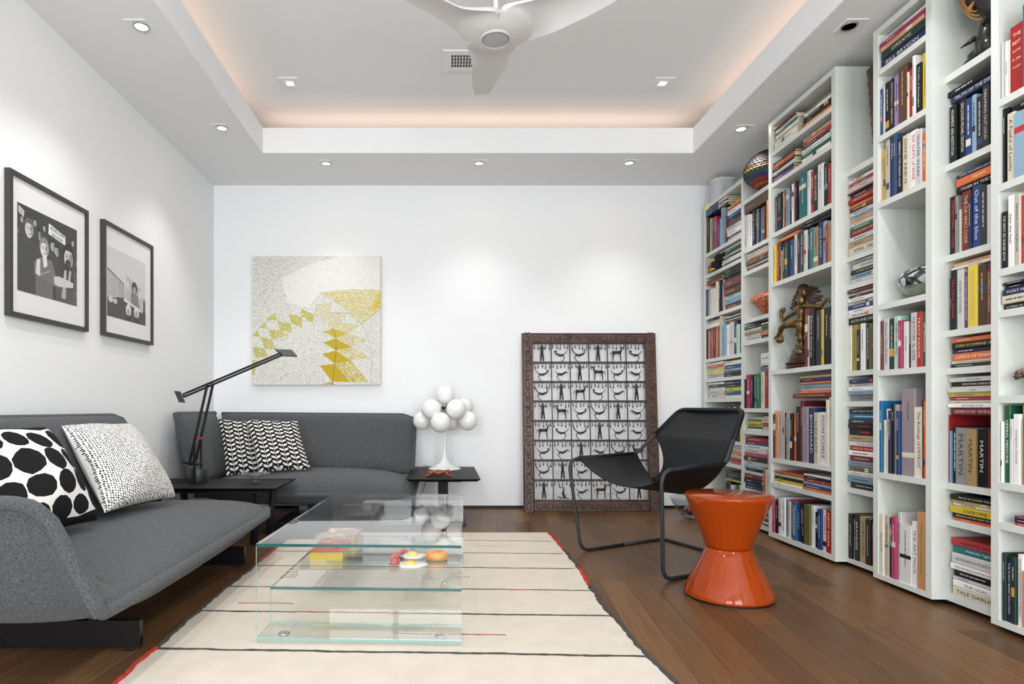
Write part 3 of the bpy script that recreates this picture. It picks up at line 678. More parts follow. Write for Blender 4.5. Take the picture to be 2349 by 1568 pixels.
# ---------------- black counterbalanced desk lamp ----------------
TYL = 4.05
def Q(cx_, cy_, dy=0): return P(370 + cx_ * .2297, 770 + cy_ * .2297, TYL + dy)      # from the close-up
t = thing('desk_lamp', 'black balanced-arm desk lamp with red joints on the corner side table', 'desk lamp', (P(453, 1100, TYL).x, TYL, .363))
cb = P(453.5, 1100, TYL)
MB().lathe([(0, 0), (.058, 0), (.060, .004), (.060, .085), (.056, .092), (0, .092)], (cb.x, TYL, .363), 40).build('base', mat('lamp_base_black', (44, 45, 47), .4), t, smooth=False, angle=40)
def lbar(name, a, b, w=.013, tk=.013): return MB().bar(a, b, w, tk, up=(0, 1, 0)).build(name, M_black, t)
def zfix(v, z): return Vector((v.x, v.y, z))
a = Q(330, 1030, -.064); lbar('upright', zfix(Q(330, 1460, -.064), .366), a, .010, .016)
a2 = Q(398, 1020, 0); lbar('upright', zfix(Q(398, 1330, 0), .455), a2, .008, .014)
lbar('lower_arm', Q(285, 1250, -.055), Q(462, 475, -.055)); lbar('lower_arm', Q(345, 1240, -.01), Q(515, 490, -.01))
lbar('upper_arm', Q(215, 585, -.032), Q(1195, 170, -.032), .012, .0115); lbar('upper_arm', Q(225, 610, -.032), Q(1205, 192, -.032), .012, .0115)
ct_ = MB(); pts = [Q(205, 1248, -.07), Q(280, 1275, -.05), Q(350, 1283, -.02), Q(412, 1270, .0)]
ct_.tube(smooth_path(pts, 4), .008, 8); ct_.box(tuple(Q(262, 1268, -.075)), tuple(Q(355, 1240, .015))); ct_.build('counterweight', M_black, t)
m2 = MB(); m2.poly([Q(135, 553, -.03), Q(195, 558, -.03), Q(242, 668, -.03), Q(182, 664, -.03)], (0, -.012, .002)); m2.bar(Q(165, 612, -.035), Q(240, 600, -.035), .012, .012, up=(0, 1, 0)); m2.build('counterweight', mat('lamp_base_black', (44, 45, 47), .4), t)
m2 = MB(); hA, hB, hC, hD = Q(1140, 150, .05), Q(1300, 155, .05), Q(1355, 212, -.06), Q(1215, 205, -.06)
m2.poly([hA, hB, hC, hD], (0, 0, .012)); m2.poly([Q(1130, 122, .0), Q(1148, 128, 0), Q(1185, 165, -.02), Q(1165, 165, -.02)], (0, -.02, 0)); m2.build('lamp_head', mat('lamp_base_black', (44, 45, 47), .4), t)
M_redj = mat('red_plastic', (205, 32, 45), .35)
for c_ in (Q(392, 1022, -.02), Q(512, 482, -.025)): MB().tube([c_ + Vector((-.006, -.012, 0)), c_ + Vector((.006, .012, 0))], .0065, 12).build('red_joint', M_redj, t)
MB().tube([Q(462, 475, -.07), Q(462, 475, -.02)], .006, 12).build('pivot', M_black, t)
# glass dish
g0 = P(588, 1100, 4.02); m2 = MB()
m2.lathe([(0, 0), (.030, 0), (.032, .006), (.020, .012), (.014, .022), (.020, .034), (.05, .048), (.092, .060), (.098, .064), (.094, .065), (.048, .052), (.012, .036), (0, .034)], (g0.x, 4.0, .363), 40)
tag(m2.build('glass_dish', M_bowl, smooth=True), 'small clear glass footed dish right of the black desk lamp', 'dish')
# ---------------- leather sling chair ----------------
M_frame = mat('dark_steel_tube', (46, 48, 50), .5, metal=.3)
M_leather = mat('black_saddle_leather', (18, 20, 23), .5, spec=.2, noise=(6, .25), bump=(140, .12, .002))
t = thing('armchair', 'black leather sling armchair on a bent dark steel tube frame', 'armchair', (1.25, 3.5, 0))
V3 = Vector; rT = .0098
P1, P2, P3, P4 = V3((.814, 3.641, rT)), V3((1.417, 3.983, rT)), V3((1.675, 3.338, rT)), V3((1.075, 3.018, rT))
LA, RA = V3((.745, 3.66, .547)), V3((1.043, 2.949, .549))
BL_, BR_ = V3((1.232, 3.933, .560)), V3((1.455, 3.179, .563))
TL_, TR_ = V3((1.525, 3.975, .838)), V3((1.664, 3.421, .836))
def tb(pts, r): return fillet(pts, r, 7)
fr = MB(); r_ = .075
fr.tube(tb([P2 + (P1 - P2) * .5, P1, LA, BL_, TL_, TR_, BR_, RA, P4, P4 + (P3 - P4) * .5], [0, .07, .075, .03, .055, .055, .03, .075, .07, 0]), rT, 14)
fr.tube(tb([P2 + (P1 - P2) * .5, P2, P3, P4 + (P3 - P4) * .5], [0, .05, .05, 0]), rT, 14)
fr.build('frame', M_frame, t, smooth=True)
# seat sling hung between the two side rails
L0 = LA + (BL_ - LA) * .14; R0 = RA + (BR_ - RA) * .14
up_ = V3((0, 0, .012))
def seat(u, v):
    l = L0 + (BL_ - L0) * v; r = R0 + (BR_ - R0) * v; p = l + (r - l) * u
    bow = 4 * u * (1 - u); sag = .135 + .075 * v
    pull = (BL_ - L0).normalized() * (.06 * bow * (1 - v) * .6)
    return p + pull + V3((0, 0, .008 - sag * bow ** .85))
def shell(name, fn, nu, nv, th, par, m):
    a = MB(); a.grid(fn, nu, nv)
    o = a.build(name, m, par, smooth=True); md = o.modifiers.new('s', 'SOLIDIFY'); md.thickness = th; md.offset = 0; return o
s_o = shell('seat', seat, 40, 24, .005, t, M_leather)
def backf(u, v):      # v 0 top .. 1 tucked under the seat
    c = (TL_ + TR_) / 2; ctr_s = (seat(.5, 1)); 
    if v < .55:
        k = v / .55; l = TL_ + (BL_ + (TL_ - BL_) * .42 - TL_) * k; r = TR_ + (BR_ + (TR_ - BR_) * .42 - TR_) * k
        bow = .012 * math.sin(math.pi * k * .5)
    else:
        k = (v - .55) / .45; l0 = BL_ + (TL_ - BL_) * .42; r0 = BR_ + (TR_ - BR_) * .42; l1 = seat(.20, 1) ; r1 = seat(.95, 1)
        kk = k; arc = math.sin(math.pi * k)
        l = l0 + (l1 - l0) * kk + (r0 - l0).normalized() * .105 * arc; r = r0 + (r1 - r0) * kk - (r0 - l0).normalized() * .02 * arc
        bow = .012 + .0 * k
    p = l + (r - l) * u; n = V3((.87, .493, -.3)).normalized()
    drop = (seat(.20 + .75 * u, 1).z - (l + (r - l) * u).z) * (0 if v < .55 else ((v - .55) / .45) ** 2)
    top = V3((0, 0, -.0)) 
    return p + n * (.03 * 4 * u * (1 - u) * math.sin(math.pi * min(1, v + .15))) + V3((0, 0, drop))
def trimtop(u, v):
    p = backf(u, v); 
    return p
shell('backrest', trimtop, 30, 40, .005, t, M_leather)
# leather sleeves where the sling wraps the tube
sl = MB(); sl.tube([L0, BL_ - (BL_ - L0) * .06], .0135, 12); sl.tube([R0, BR_ - (BR_ - R0) * .04], .0135, 12)
wl_ = BL_ + (TL_ - BL_) * .44; wr_ = BR_ + (TR_ - BR_) * .44
sl.tube(tb([wl_, TL_, TR_, wr_], [0, .055, .055, 0]), .0138, 12); sl.build('leather_sleeve', M_leather, t, smooth=True)

# ---------------- hourglass stool ----------------
M_or = mat('burnt_orange_lacquer', (150, 56, 8), .10, spec=.32, coat=.15)
t = thing('stool', 'glossy burnt orange hourglass-shaped stool beside the leather armchair', 'stool', (1.2935, 2.8, 0))
MB().lathe([(.0, 0), (.183, 0), (.183, .006)], (1.2935, 2.8, 0), 64).build('foot_ring', M_black, t)
MB().lathe([(.184, .006), (.190, .010), (.1905, .016), (.186, .03), (.160, .085), (.130, .145), (.108, .19), (.097, .218), (.093, .222)], (1.2935, 2.8, 0), 96).build('base', M_or, t, smooth=True)
MB().lathe([(.091, .222), (.097, .225), (.100, .235), (.122, .30), (.148, .365), (.170, .415), (.182, .443), (.186, .453), (.185, .459), (.180, .462), (.176, .4605), (.174, .462), (0, .462)], (1.2935, 2.8, 0), 96).build('top', M_or, t, smooth=True)

# ---------------- glass bowl by the corner ----------------
bx, byy = 1.94, 4.76
t = thing('glass_bowl', 'large clear glass bowl of small objects on floor behind the stool', 'bowl', (bx, byy, 0))
MB().lathe([(0, .003), (.07, .002), (.09, .008), (.13, .06), (.17, .13), (.186, .165), (.183, .165), (.127, .063), (.086, .014), (0, .01)], (bx, byy, 0), 48).build('bowl', M_bowl, t, smooth=True)
rr = random.Random(9)
m2 = None
for k, cc in enumerate(((196, 120, 110), (214, 204, 180), (60, 50, 60), (120, 128, 132), (150, 40, 44), (70, 56, 44), (196, 190, 176))):
    a = k * .9; tag(MB().ball((bx + .055 * math.cos(a) * (k > 0), byy + .055 * math.sin(a) * (k > 0), .045 + (.022 * (k > 2))), (.028, .024, .026), n=12).build('trinket', mat('trinket_%d' % k, cc, .4), smooth=True), 'small rounded trinket inside the large glass floor bowl', 'trinket', 'trinkets in the glass bowl')

# ---------------- framed photographs on the left wall ----------------
M_frm = mat('charcoal_frame', (52, 51, 50), .45); M_mat = mat('mat_board', (228, 227, 227), .8)
M_print = attr_mat('photo_print', .35, .4)
def framed(label, y0, y1, z0, z1, py0, py1, pz0, pz1, ras, nm):
    t = thing('framed_photograph', label, 'picture', (XL, (y0 + y1) / 2, z0)); f = MB(); xa, xb = XL + .002, XL + .027; w = .021
    f.box((xa, y0, z0), (xb, y0 + w, z1)); f.box((xa, y1 - w, z0), (xb, y1, z1)); f.box((xa, y0 + w, z0), (xb, y1 - w, z0 + w)); f.box((xa, y0 + w, z1 - w), (xb, y1 - w, z1)); f.build('frame', M_frm, t)
    MB().box((xa, y0 + w, z0 + w), (XL + .016, y1 - w, z1 - w)).build('mat_board', M_mat, t)
    ras_grid('print', ras, lambda u, v: (XL + .0175, py0 + (py1 - py0) * u, pz1 + (pz0 - pz1) * v), M_print, t)
    return t
K = (62, 62, 62)
r = Ras(240, 210, (58, 58, 58), 1.6); r.noise(.5, 3, 1)
def person(cx, cy, s, face, hair, coat, beard=None):
    r.poly([(cx - 1.6 * s, cy + 7 * s), (cx - 1.5 * s, cy + 2.0 * s), (cx - .5 * s, cy + 1.2 * s), (cx + .5 * s, cy + 1.2 * s), (cx + 1.5 * s, cy + 2.0 * s), (cx + 1.6 * s, cy + 7 * s)], coat)
    r.ell(cx, cy - .15 * s, .88 * s, 1.12 * s, hair); r.ell(cx, cy + .15 * s, .68 * s, .95 * s, face)
    if beard: r.ell(cx, cy + .7 * s, .5 * s, .5 * s, beard)
    dk = tuple(int(q * .72) for q in face); r.poly([(cx + .2 * s, cy - .6 * s), (cx + .64 * s, cy - .3 * s), (cx + .62 * s, cy + .5 * s), (cx + .3 * s, cy + 1.0 * s), (cx + .25 * s, cy + .3 * s)], dk)
    for q in (-.27, .25): r.ell(cx + q * s, cy + .02 * s, .12 * s, .07 * s, K); r.line([(cx + (q - .15) * s, cy - .16 * s), (cx + (q + .15) * s, cy - .2 * s)], .07 * s, (90, 90, 90))
    r.line([(cx, cy), (cx + .04 * s, cy + .32 * s)], .09 * s, dk)
    if not beard: r.line([(cx - .16 * s, cy + .62 * s), (cx + .18 * s, cy + .62 * s)], .09 * s, (90, 90, 90))
    r.poly([(cx - .75 * s, cy - .1 * s), (cx - .6 * s, cy - .75 * s), (cx, cy - 1.15 * s), (cx + .65 * s, cy - .7 * s), (cx + .75 * s, cy), (cx + .5 * s, cy - .55 * s), (cx - .4 * s, cy - .6 * s)], hair)
    if beard: r.ell(cx, cy + .72 * s, .16 * s, .06 * s, (120, 110, 110))
for cx, cy, s in ((10, 66, 12), (78, 56, 13), (150, 80, 14), (134, 70, 13), (233, 90, 12), (64, 30, 9), (100, 34, 8), (222, 40, 9), (16, 36, 8)): person(cx, cy, s, (176, 176, 176), (40, 40, 40), (66, 66, 66))
r.poly([(4, 6), (24, 14), (22, 30), (4, 22)], (214, 214, 214)); r.line([(7, 12), (20, 18)], 2, K); r.line([(7, 18), (20, 24)], 2, K)
person(42, 52, 21, (202, 202, 202), (96, 96, 96), (72, 72, 72)); r.poly([(0, 90), (60, 78), (84, 210), (0, 210)], (68, 68, 68))
person(100, 86, 22, (214, 214, 214), (132, 132, 132), (104, 104, 104))
r.poly([(60, 130), (84, 112), (130, 110), (150, 150), (150, 176), (62, 160)], (112, 112, 112)); r.poly([(92, 104), (108, 100), (112, 128), (98, 136)], (220, 220, 220))
r.poly([(70, 120), (84, 116), (84, 160), (66, 156)], (206, 206, 206))
for k in range(10): r.ell(76 + k * 5, 158 - 2 * k, 1.2, 1.2, (230, 230, 230))
r.poly([(118, 16), (188, 32), (188, 56), (116, 44)], (226, 226, 226))
person(202, 84, 29, (196, 196, 196), (38, 38, 38), (62, 62, 62), (44, 44, 44))
r.poly([(184, 122), (192, 122), (190, 200), (170, 200)], (190, 190, 190)); r.poly([(206, 118), (214, 120), (206, 166), (196, 166)], (180, 180, 180))
r.poly([(138, 150), (160, 144), (224, 150), (222, 164), (160, 172), (140, 168)], (200, 200, 200))
for k in range(34): r.line([(226 - (k % 3), 122 + k * 2.6), (240, 121 + k * 2.6)], .8, (120, 120, 120))
for k in range(16): r.line([(148, 174 + k * 2.4), (240, 170 + k * 2.4)], .8, (112, 112, 112))
t = framed('larger-looking nearer black framed photograph of a close crowd under a paper sign', 2.738, 3.349, 1.260, 1.913, 2.80, 3.255, 1.384, 1.782, r, 0)
m2 = MB(); xx = XL + .0186
text_on(m2, 'WE WILL Defend', (xx, 3.09, 1.725), (0, 1, -.14), (0, 0, 1), .115, .017); text_on(m2, 'EACH OTHER', (xx, 3.09, 1.698), (0, 1, -.14), (0, 0, 1), .085, .015)
m2.build('sign_lettering', mat('ink_grey', (70, 70, 70), .5), t)
r = Ras(240, 210, (204, 205, 206), 1.6)
r.poly([(0, 64), (98, 96), (104, 150), (0, 160)], (196, 196, 196))
for k in range(12): r.line([(0, 72 + k * 8), (100, 102 + k * 4.6)], 2.6, (96, 96, 96))
for k in range(11): r.line([(4 + k * 9.5, 66 + k * 3), (4 + k * 9.5, 160 - k)], 1.6, (216, 216, 216))
r.poly([(0, 64), (98, 96), (98, 100), (0, 70)], (120, 120, 120))
r.poly([(0, 155), (100, 140), (240, 168), (240, 210), (0, 210)], (72, 72, 72)); r.noise(.06, 3, 3)
r.poly([(115, 66), (215, 96), (216, 168), (100, 142)], (178, 178, 178)); r.ell(165, 98, 18, 20, (52, 52, 52)); r.ell(165, 106, 10, 13, (160, 160, 160)); r.poly([(142, 118), (150, 112), (184, 118), (194, 150), (196, 160), (140, 150)], (120, 120, 120)); r.ell(122, 96, 7, 14, (210, 210, 210)); r.ell(204, 112, 8, 14, (214, 214, 214))
r.poly([(98, 140), (216, 166), (216, 172), (96, 150)], (214, 214, 214))
for cx, cy in ((126, 176), (178, 176)): r.ell(cx, cy, 16, 20, (222, 222, 222)); r.ell(cx, cy + 6, 10, 13, (170, 170, 170)); r.ell(cx - 4, cy + 3, 2, 1, K); r.ell(cx + 4, cy + 3, 2, 1, K); r.poly([(cx - 16, cy + 16), (cx + 16, cy + 16), (cx + 20, 210), (cx - 20, 210)], (52, 52, 52))
r.ell(20, 158, 14, 9, (200, 200, 200)); r.ell(46, 160, 12, 8, (190, 190, 190))
for k in range(14): r.line([(222 + k * 1.2, 120 + (k * 7) % 20), (224 + k, 170)], 1.5, (84, 84, 84))
framed('black framed photograph with a building and protest banner, closer to the corner', 3.504, 4.10, 1.263, 1.919, 3.55, 4.008, 1.381, 1.783, r, 1)

# ---------------- painting on the far wall ----------------
N = 380; r = Ras(N, N, (222, 221, 215)); sc_ = N / 1322.0
def pz(pts): return [((x - 125) * sc_, (y - 117) * sc_) for x, y in pts]
OL, TAN, PALE, YEL = (188, 184, 128), (205, 194, 152), (216, 210, 186), (190, 164, 18)
ring = lambda x, y: math.degrees(math.atan2(y - 420, x - 60)) + 90 + 12 * math.sin(x * .03)
r.dashes(12000, 5, ring, (140, 140, 128), al=.32); r.dashes(1600, 6, ring, (176, 168, 70), mask=(r.X < 110) | (r.X > 345), al=.5)
m_white = r.inside(pz([(700, 200), (1000, 120), (1445, 120), (1445, 460), (1100, 460), (830, 490), (700, 640), (500, 600), (420, 350)])); r.a[m_white] = r.a[m_white] * .35 + .65 * np.array((232, 231, 227)) / 255
def P_(pts, c, texture=None, edge=True):
    q = pz(pts); m = r.inside(q); r.a[m] = np.array(c) / 255
    if texture: r.dashes(texture, 6, 30, (236, 234, 226), mask=m, al=.75); r.dashes(texture // 3, 5, 30, (140, 130, 80), mask=m, al=.4)
P_([(830, 490), (1100, 460), (1300, 456), (1447, 462), (1447, 660), (1250, 820), (1110, 690), (970, 575)], (206, 194, 140), 5000)
P_([(1447, 470), (1447, 640), (1330, 680), (1390, 560)], (202, 178, 70), 3000)
P_([(785, 615), (960, 580), (925, 690), (1115, 700), (1050, 795), (880, 792), (765, 712)], (208, 200, 170), 3000)
P_([(900, 795), (1060, 800), (1240, 825), (1120, 905), (950, 862)], (206, 196, 150), 3000)
P_([(1120, 905), (1310, 985), (1145, 1050), (990, 960)], (200, 188, 140), 9000)
P_([(1145, 1050), (1345, 1155), (1150, 1195), (1000, 1085)], (198, 184, 120), 9000)
P_([(985, 1220), (1150, 1195), (1325, 1410), (1140, 1410)], (190, 172, 80), 9000)
for q in ([(862, 897), (955, 862), (1115, 910), (985, 960)], [(858, 1005), (985, 960), (1145, 1052), (990, 1086)], [(846, 1122), (988, 1088), (1145, 1195), (972, 1220)], [(822, 1242), (980, 1222), (1135, 1410), (950, 1408)], [(820, 1437), (955, 1410), (975, 1437)]): P_(q, YEL)
P_([(862, 897), (955, 862), (1115, 910), (985, 960)], (198, 178, 60))
for i, q in enumerate(([(626, 655), (762, 715), (755, 812), (635, 740)], [(505, 705), (635, 740), (635, 855), (525, 810)], [(382, 780), (525, 812), (530, 905), (415, 880)], [(290, 870), (415, 880), (500, 930), (330, 975)], [(215, 945), (330, 975), (365, 1070), (255, 1068)], [(130, 1050), (250, 1065), (290, 1150), (160, 1160)], [(360, 700), (380, 780), (265, 768)], [(255, 790), (280, 860), (190, 858)], [(180, 875), (210, 945), (128, 940)], [(130, 1180), (190, 1200), (150, 1330), (125, 1340)])): P_(q, (188, 180, 104), 2600)
def ln_(pts, w, c): r.line(pz(pts), w, c)
ln_([(955, 862), (990, 960), (988, 1088), (975, 1220), (950, 1437)], 1.6, (128, 112, 60))
ln_([(765, 712), (950, 862), (862, 897)], 1, (170, 170, 160)); ln_([(830, 490), (970, 575), (1110, 690), (1250, 820), (1330, 985), (1358, 1160), (1345, 1437)], 1.2, (168, 166, 160)); ln_([(1447, 655), (1250, 822)], 1.2, (150, 140, 110))
ln_([(1125, 905), (1145, 1052), (1148, 1195), (1138, 1437)], 1.2, (190, 186, 180)); ln_([(200, 560), (420, 340), (600, 240), (800, 170), (1000, 130)], 1, (196, 196, 190)); ln_([(785, 612), (765, 712)], 1, (150, 150, 140)); ln_([(925, 695), (1110, 700)], 1, (160, 155, 140)); ln_([(970, 578), (1220, 590)], 1, (170, 160, 130)); ln_([(1000, 705), (1330, 715)], 1, (170, 160, 130))
t = thing('painting', 'square unframed canvas painted with mustard yellow triangles on pale ground', 'painting', (-1.06, YB, 1.044))
x0, x1, z1, z0 = -1.604, -.521, 2.127, 1.044; yf = YB - .035
MB().box((x0, yf, z0), (x1, YB - .002, z1)).build('canvas', mat('canvas_edge', (196, 190, 172), .7), t)
ras_grid('painted_surface', r, lambda u, v: (x0 + (x1 - x0) * u, yf - .0012, z1 + (z0 - z1) * v), attr_mat('paint', .5, .3, bump=(260, .3, .003)), t)

# ---------------- carved wooden frame with iron figures, leaning on the far wall ----------------
t = thing('carved_screen', 'large dark carved wooden frame with rows of iron figures leaning on far wall', 'panel', (1.228, 5.08, 0))
M_cw = mat('carved_dark_wood', (80, 58, 48), .42, noise=(9, .3, (1, 1, 1)), bump=(60, .25, .004)); M_iron = mat('dark_iron', (44, 40, 38), .5)
PW, PH = 1.12, 1.483; lean = math.asin((YB - .055 - 5.07) / PH)
Rl = Matrix.Rotation(-lean, 3, 'X'); org = V3((1.228, 5.075, 0))
def L(x, d, z): return org + Rl @ V3((x, d, z))     # d = depth behind the front face
def lbox(mb, a, b, mi=0):
    o = len(mb.v); mb.box(a, b, mi); mb.v[o:] = [tuple(L(*v)) for v in mb.v[o:]]
fw, ft, fb = .089, .082, .095
for nm, a, b in (('side_rail', (-PW / 2, 0, 0), (-PW / 2 + fw, .035, PH)), ('side_rail', (PW / 2 - fw, 0, 0), (PW / 2, .035, PH)), ('top_rail', (-PW / 2 + fw, 0, PH - ft), (PW / 2 - fw, .035, PH)), ('bottom_rail', (-PW / 2 + fw, 0, 0), (PW / 2 - fw, .035, fb))):
    m2 = MB(); lbox(m2, a, b); rail = m2.build(nm, M_cw, t)
    # relief scrolls carved along the rail
    c = MB(); rr = random.Random(hash(nm) % 7 + int(a[0] * 10)); horiz = nm in ('top_rail', 'bottom_rail'); Lh = (b[0] - a[0]) if horiz else (b[2] - a[2]); wdt = (b[2] - a[2]) if horiz else (b[0] - a[0]); nseg = int(Lh / .075)
    for k in range(nseg):
        s0 = (k + .5) / nseg * Lh; pts = []
        for j in range(9):
            aa = j / 8 * 5.2 + rr.random() * .3 + k; rad = .009 + .017 * j / 8; ux = s0 + math.cos(aa) * rad * 1.4; uy = wdt / 2 + math.sin(aa) * rad
            pts.append(L(a[0] + (ux if horiz else uy), -.001, a[2] + (uy if horiz else ux)))
        c.tube(pts, [.0055] * 9, 6)
        ux = s0 + .03
        for q in (-1, 1): pts = [L(a[0] + (ux + dx if horiz else wdt / 2 + dy), -.001, a[2] + (wdt / 2 + dy if horiz else ux + dx)) for dx, dy in ((0, 0), (.010, q * .012), (.006, q * .026))]; c.tube(pts, [.007, .006, .003], 6)
    for e in (.006, wdt - .006):
        p, q = (L(a[0] + (0 if horiz else e), -.001, a[2] + (e if horiz else 0)), L(a[0] + (Lh if horiz else e), -.001, a[2] + (e if horiz else Lh))); c.tube([p, q], .004, 6)
    c.build('carving', M_cw, rail, smooth=True)
gx0, gx1, gz0, gz1 = -PW / 2 + fw, PW / 2 - fw, fb, PH - ft; NC, NR = 6, 8; cw_, ch = (gx1 - gx0) / NC, (gz1 - gz0) / NR
grd = MB()
for c in range(1, NC): lbox(grd, (gx0 + c * cw_ - .004, .012, gz0), (gx0 + c * cw_ + .004, .018, gz1))
for q in range(1, NR):
    z = gz0 + q * ch; lbox(grd, (gx0, .012, z - .004), (gx1, .020, z + .005))
    for k in range(36):
        x = gx0 + (k + .5) * (gx1 - gx0) / 36; grd.tube([L(x, .010, z - .004), L(x, .016, z - .004)], .011, 8)
grd.build('iron_grid', M_iron, t)
rows = ["mdbmhd", "DCmHDg", "bmhdGm", "mHDbmg", "hdbmGg", "DCmgbH", "bmGgmg", "msGhDm"]
def strokes(k):   # figure drawn as stroked iron bars: list of (pts, radii) in a unit cell, x right, y up
    if k == 'm': return [([(.5, .95), (.5, .86)], [.045, .05]), ([(.5, .84), (.5, .42)], [.075, .055]), ([(.46, .44), (.43, .0)], [.045, .03]), ([(.54, .44), (.58, .0)], [.045, .03]), ([(.46, .80), (.36, .74), (.40, .86)], [.025, .02, .018]), ([(.54, .80), (.66, .74), (.62, .86)], [.025, .02, .018])]
    if k in 'hH': s = [([(.28, .52), (.72, .52)], [.075, .07]), ([(.30, .5), (.28, .0)], [.03, .02]), ([(.36, .5), (.36, .25)], [.02, .01]), ([(.68, .5), (.72, .0)], [.03, .02]), ([(.70, .55), (.78, .78)], [.045, .03]), ([(.76, .8), (.90, .82)], [.03, .015]), ([(.26, .55), (.18, .48), (.16, .36)], [.02, .015, .012])]
    elif k in 'bc': s = [([(.10, .72), (.22, .50), (.40, .36)], [.03, .02, .03]), ([(.30, .40), (.50, .34), (.70, .42)], [.03, .065, .04]), ([(.70, .42), (.78, .55), (.74, .68), (.82, .72), (.90, .64)], [.04, .025, .02, .025, .012]), ([(.34, .36), (.24, .22), (.34, .02)], [.03, .02, .018]), ([(.34, .02), (.46, .0)], [.018, .012])]
    elif k in 'dD': s = [([(.86, .62), (.72, .44), (.62, .38)], [.012, .018, .03]), ([(.66, .38), (.48, .34), (.30, .42)], [.03, .06, .035]), ([(.30, .42), (.22, .50), (.22, .60)], [.035, .03, .05]), ([(.24, .58), (.25, .60)], [.075, .07]), ([(.60, .38), (.70, .22), (.62, .0)], [.03, .02, .016]), ([(.62, .0), (.50, .0)], [.016, .012])]
    elif k == 's': return [([(.3, .66), (.55, .62), (.5, .3), (.6, .05)], [.02, .03, .06, .05]), ([(.2, .12), (.35, .05), (.8, .02)], [.015, .03, .015])]
    else: s = [([(.12, .45), (.24, .52), (.45, .36)], [.012, .035, .04]), ([(.28, .44), (.5, .35), (.68, .40)], [.03, .065, .035]), ([(.66, .40), (.84, .62)], [.02, .01]), ([(.62, .38), (.72, .22), (.60, .02)], [.028, .02, .015]), ([(.6, .02), (.48, .0)], [.015, .012])]
    if k in 'HCDGf' and k != 'g': s = [([(1 - x, y) for x, y in p], r__) for p, r__ in s]
    return s
for q in range(NR):
    for c in range(NC):
        fg = MB(); X0 = gx0 + c * cw_; Z0 = gz0 + (NR - 1 - q) * ch + .010
        for pts, rad in strokes(rows[q][c]): fg.tube([L(X0 + x * cw_, .012, Z0 + y * ch * .86) for x, y in pts], [w * cw_ * 1.1 for w in rad], 6, flat=.5 if False else 1)
        fg.build('iron_figure', M_iron, t, smooth=True)
for q in range(NR):
    dp = MB(); dp.tube([L(gx0, .015, gz1 - q * ch - .007), L(gx1, .015, gz1 - q * ch - .007)], .0025, 6)
    for k in range(NC * 5):
        x = gx0 + (k + .5) * (gx1 - gx0) / (NC * 5); z = gz1 - q * ch - .006; ln2 = ch * (.30 + .05 * math.sin(k * 2.1 + q)); sw = .004 * math.sin(k * 3.3 + q * 2)
        dp.tube([L(x, .014, z), L(x + sw * .5, .014, z - ln2 * .55), L(x + sw, .014, z - ln2 * .7), L(x + sw, .014, z - ln2)], [.0022, .0022, .0058, .0012], 6)
    dp.build('pendant_row', M_iron, t, smooth=True)
# ---------------- bookcases on the right ----------------
X1, X2, TH = 2.12, 2.181, .033      # front plane of the standing cases, of the recessed bays, board thickness
XB = XR - .004
def case(label, x, y0, y1, ztop, shelves, sides=True, grp=None):
    # y0 near end, y1 far end; shelves = heights of upper faces, last one is the base
    t = thing('bookcase', label, 'bookcase', (x, (y0 + y1) / 2, 0))
    e = TH if sides else 0
    if sides:
        MB().box((x, y0, .02), (XB, y0 + TH, ztop)).build('side_panel', M_case, t)
        MB().box((x, y1 - TH, .02), (XB, y1, ztop)).build('side_panel', M_case, t)
    if ztop: MB().box((x, y0 + e, ztop - .031), (XB, y1 - e, ztop)).build('top_panel', M_case, t)
    MB().box((XB - .012, y0 + e, .02), (XB, y1 - e, (ztop or shelves[0]) - .031)).build('back_panel', M_case, t)
    for i, z in enumerate(shelves[:-1]):
        if ztop and abs(z - ztop) < 1e-6: continue
        MB().box((x, y0 + e, z - .028), (XB - .012, y1 - e, z)).build('shelf', M_case, t)
    z = shelves[-1]; MB().box((x, y0 + e, .02), (XB - .012, y1 - e, z)).build('base_shelf', M_case, t)
    MB().box((x + .06, y0, 0), (XB, y1, .02)).build('plinth', M_black, t)
    return t
YA0, YA1, YC0, YC1, YE0, YE1, YG1, YG0 = 4.488, 5.17, 3.341, 4.025, 2.683, 3.047, 2.393, 1.75
g = .0006
SH_ = {'A': [2.12, 1.945, 1.605, 1.25, 1.087, .924, .60, .43, .05], 'B': [2.346, 1.988, 1.827, 1.483, 1.325, .847, .69, .274, .05],
       'C': [2.493, 2.292, 1.968, 1.65, 1.09, .53, .371, .052], 'D': [2.123, 1.66, 1.509, 1.047, .885, .424, .043],
       'E': [2.489, 2.166, 1.846, 1.351, 1.032, .538, .0444], 'F': [2.284, 1.899, 1.507, 1.183, 1.021, .527, .371, .0523],
       'G': [2.50, 2.022, 1.70, 1.377, 1.22, .896, .568, .416, .044]}
TOP = {'A': 2.52, 'B': 2.346, 'C': 2.692, 'D': 2.123, 'E': 2.695, 'F': 2.284, 'G': 2.695}
case('white bookcase in the far corner with a speaker on its top', X2, YA0, YA1, 2.52, SH_['A'])
case('narrow recessed white bookshelf bay under the woven basket', X2, YC1 + g, YA0 - g, 2.346, SH_['B'], False)
case('wide white bookcase holding the bronze dancing figure', X1, YC0, YC1, 2.692, SH_['C'])
case('narrow recessed white bookshelf bay under the tall carved column', X2, YE1 + g, YC0 - g, 2.123, SH_['D'], False)
case('tall narrow white bookcase holding the round patterned glass vase', X1, YE0, YE1, 2.695, SH_['E'])
case('recessed white bookshelf bay under the dark carved wooden head', X2, YG1 + g, YE0 - g, 2.284, SH_['F'], False)
case('nearest white bookcase at the right edge of the photo', X1, YG0, YG1, 2.695, SH_['G'])
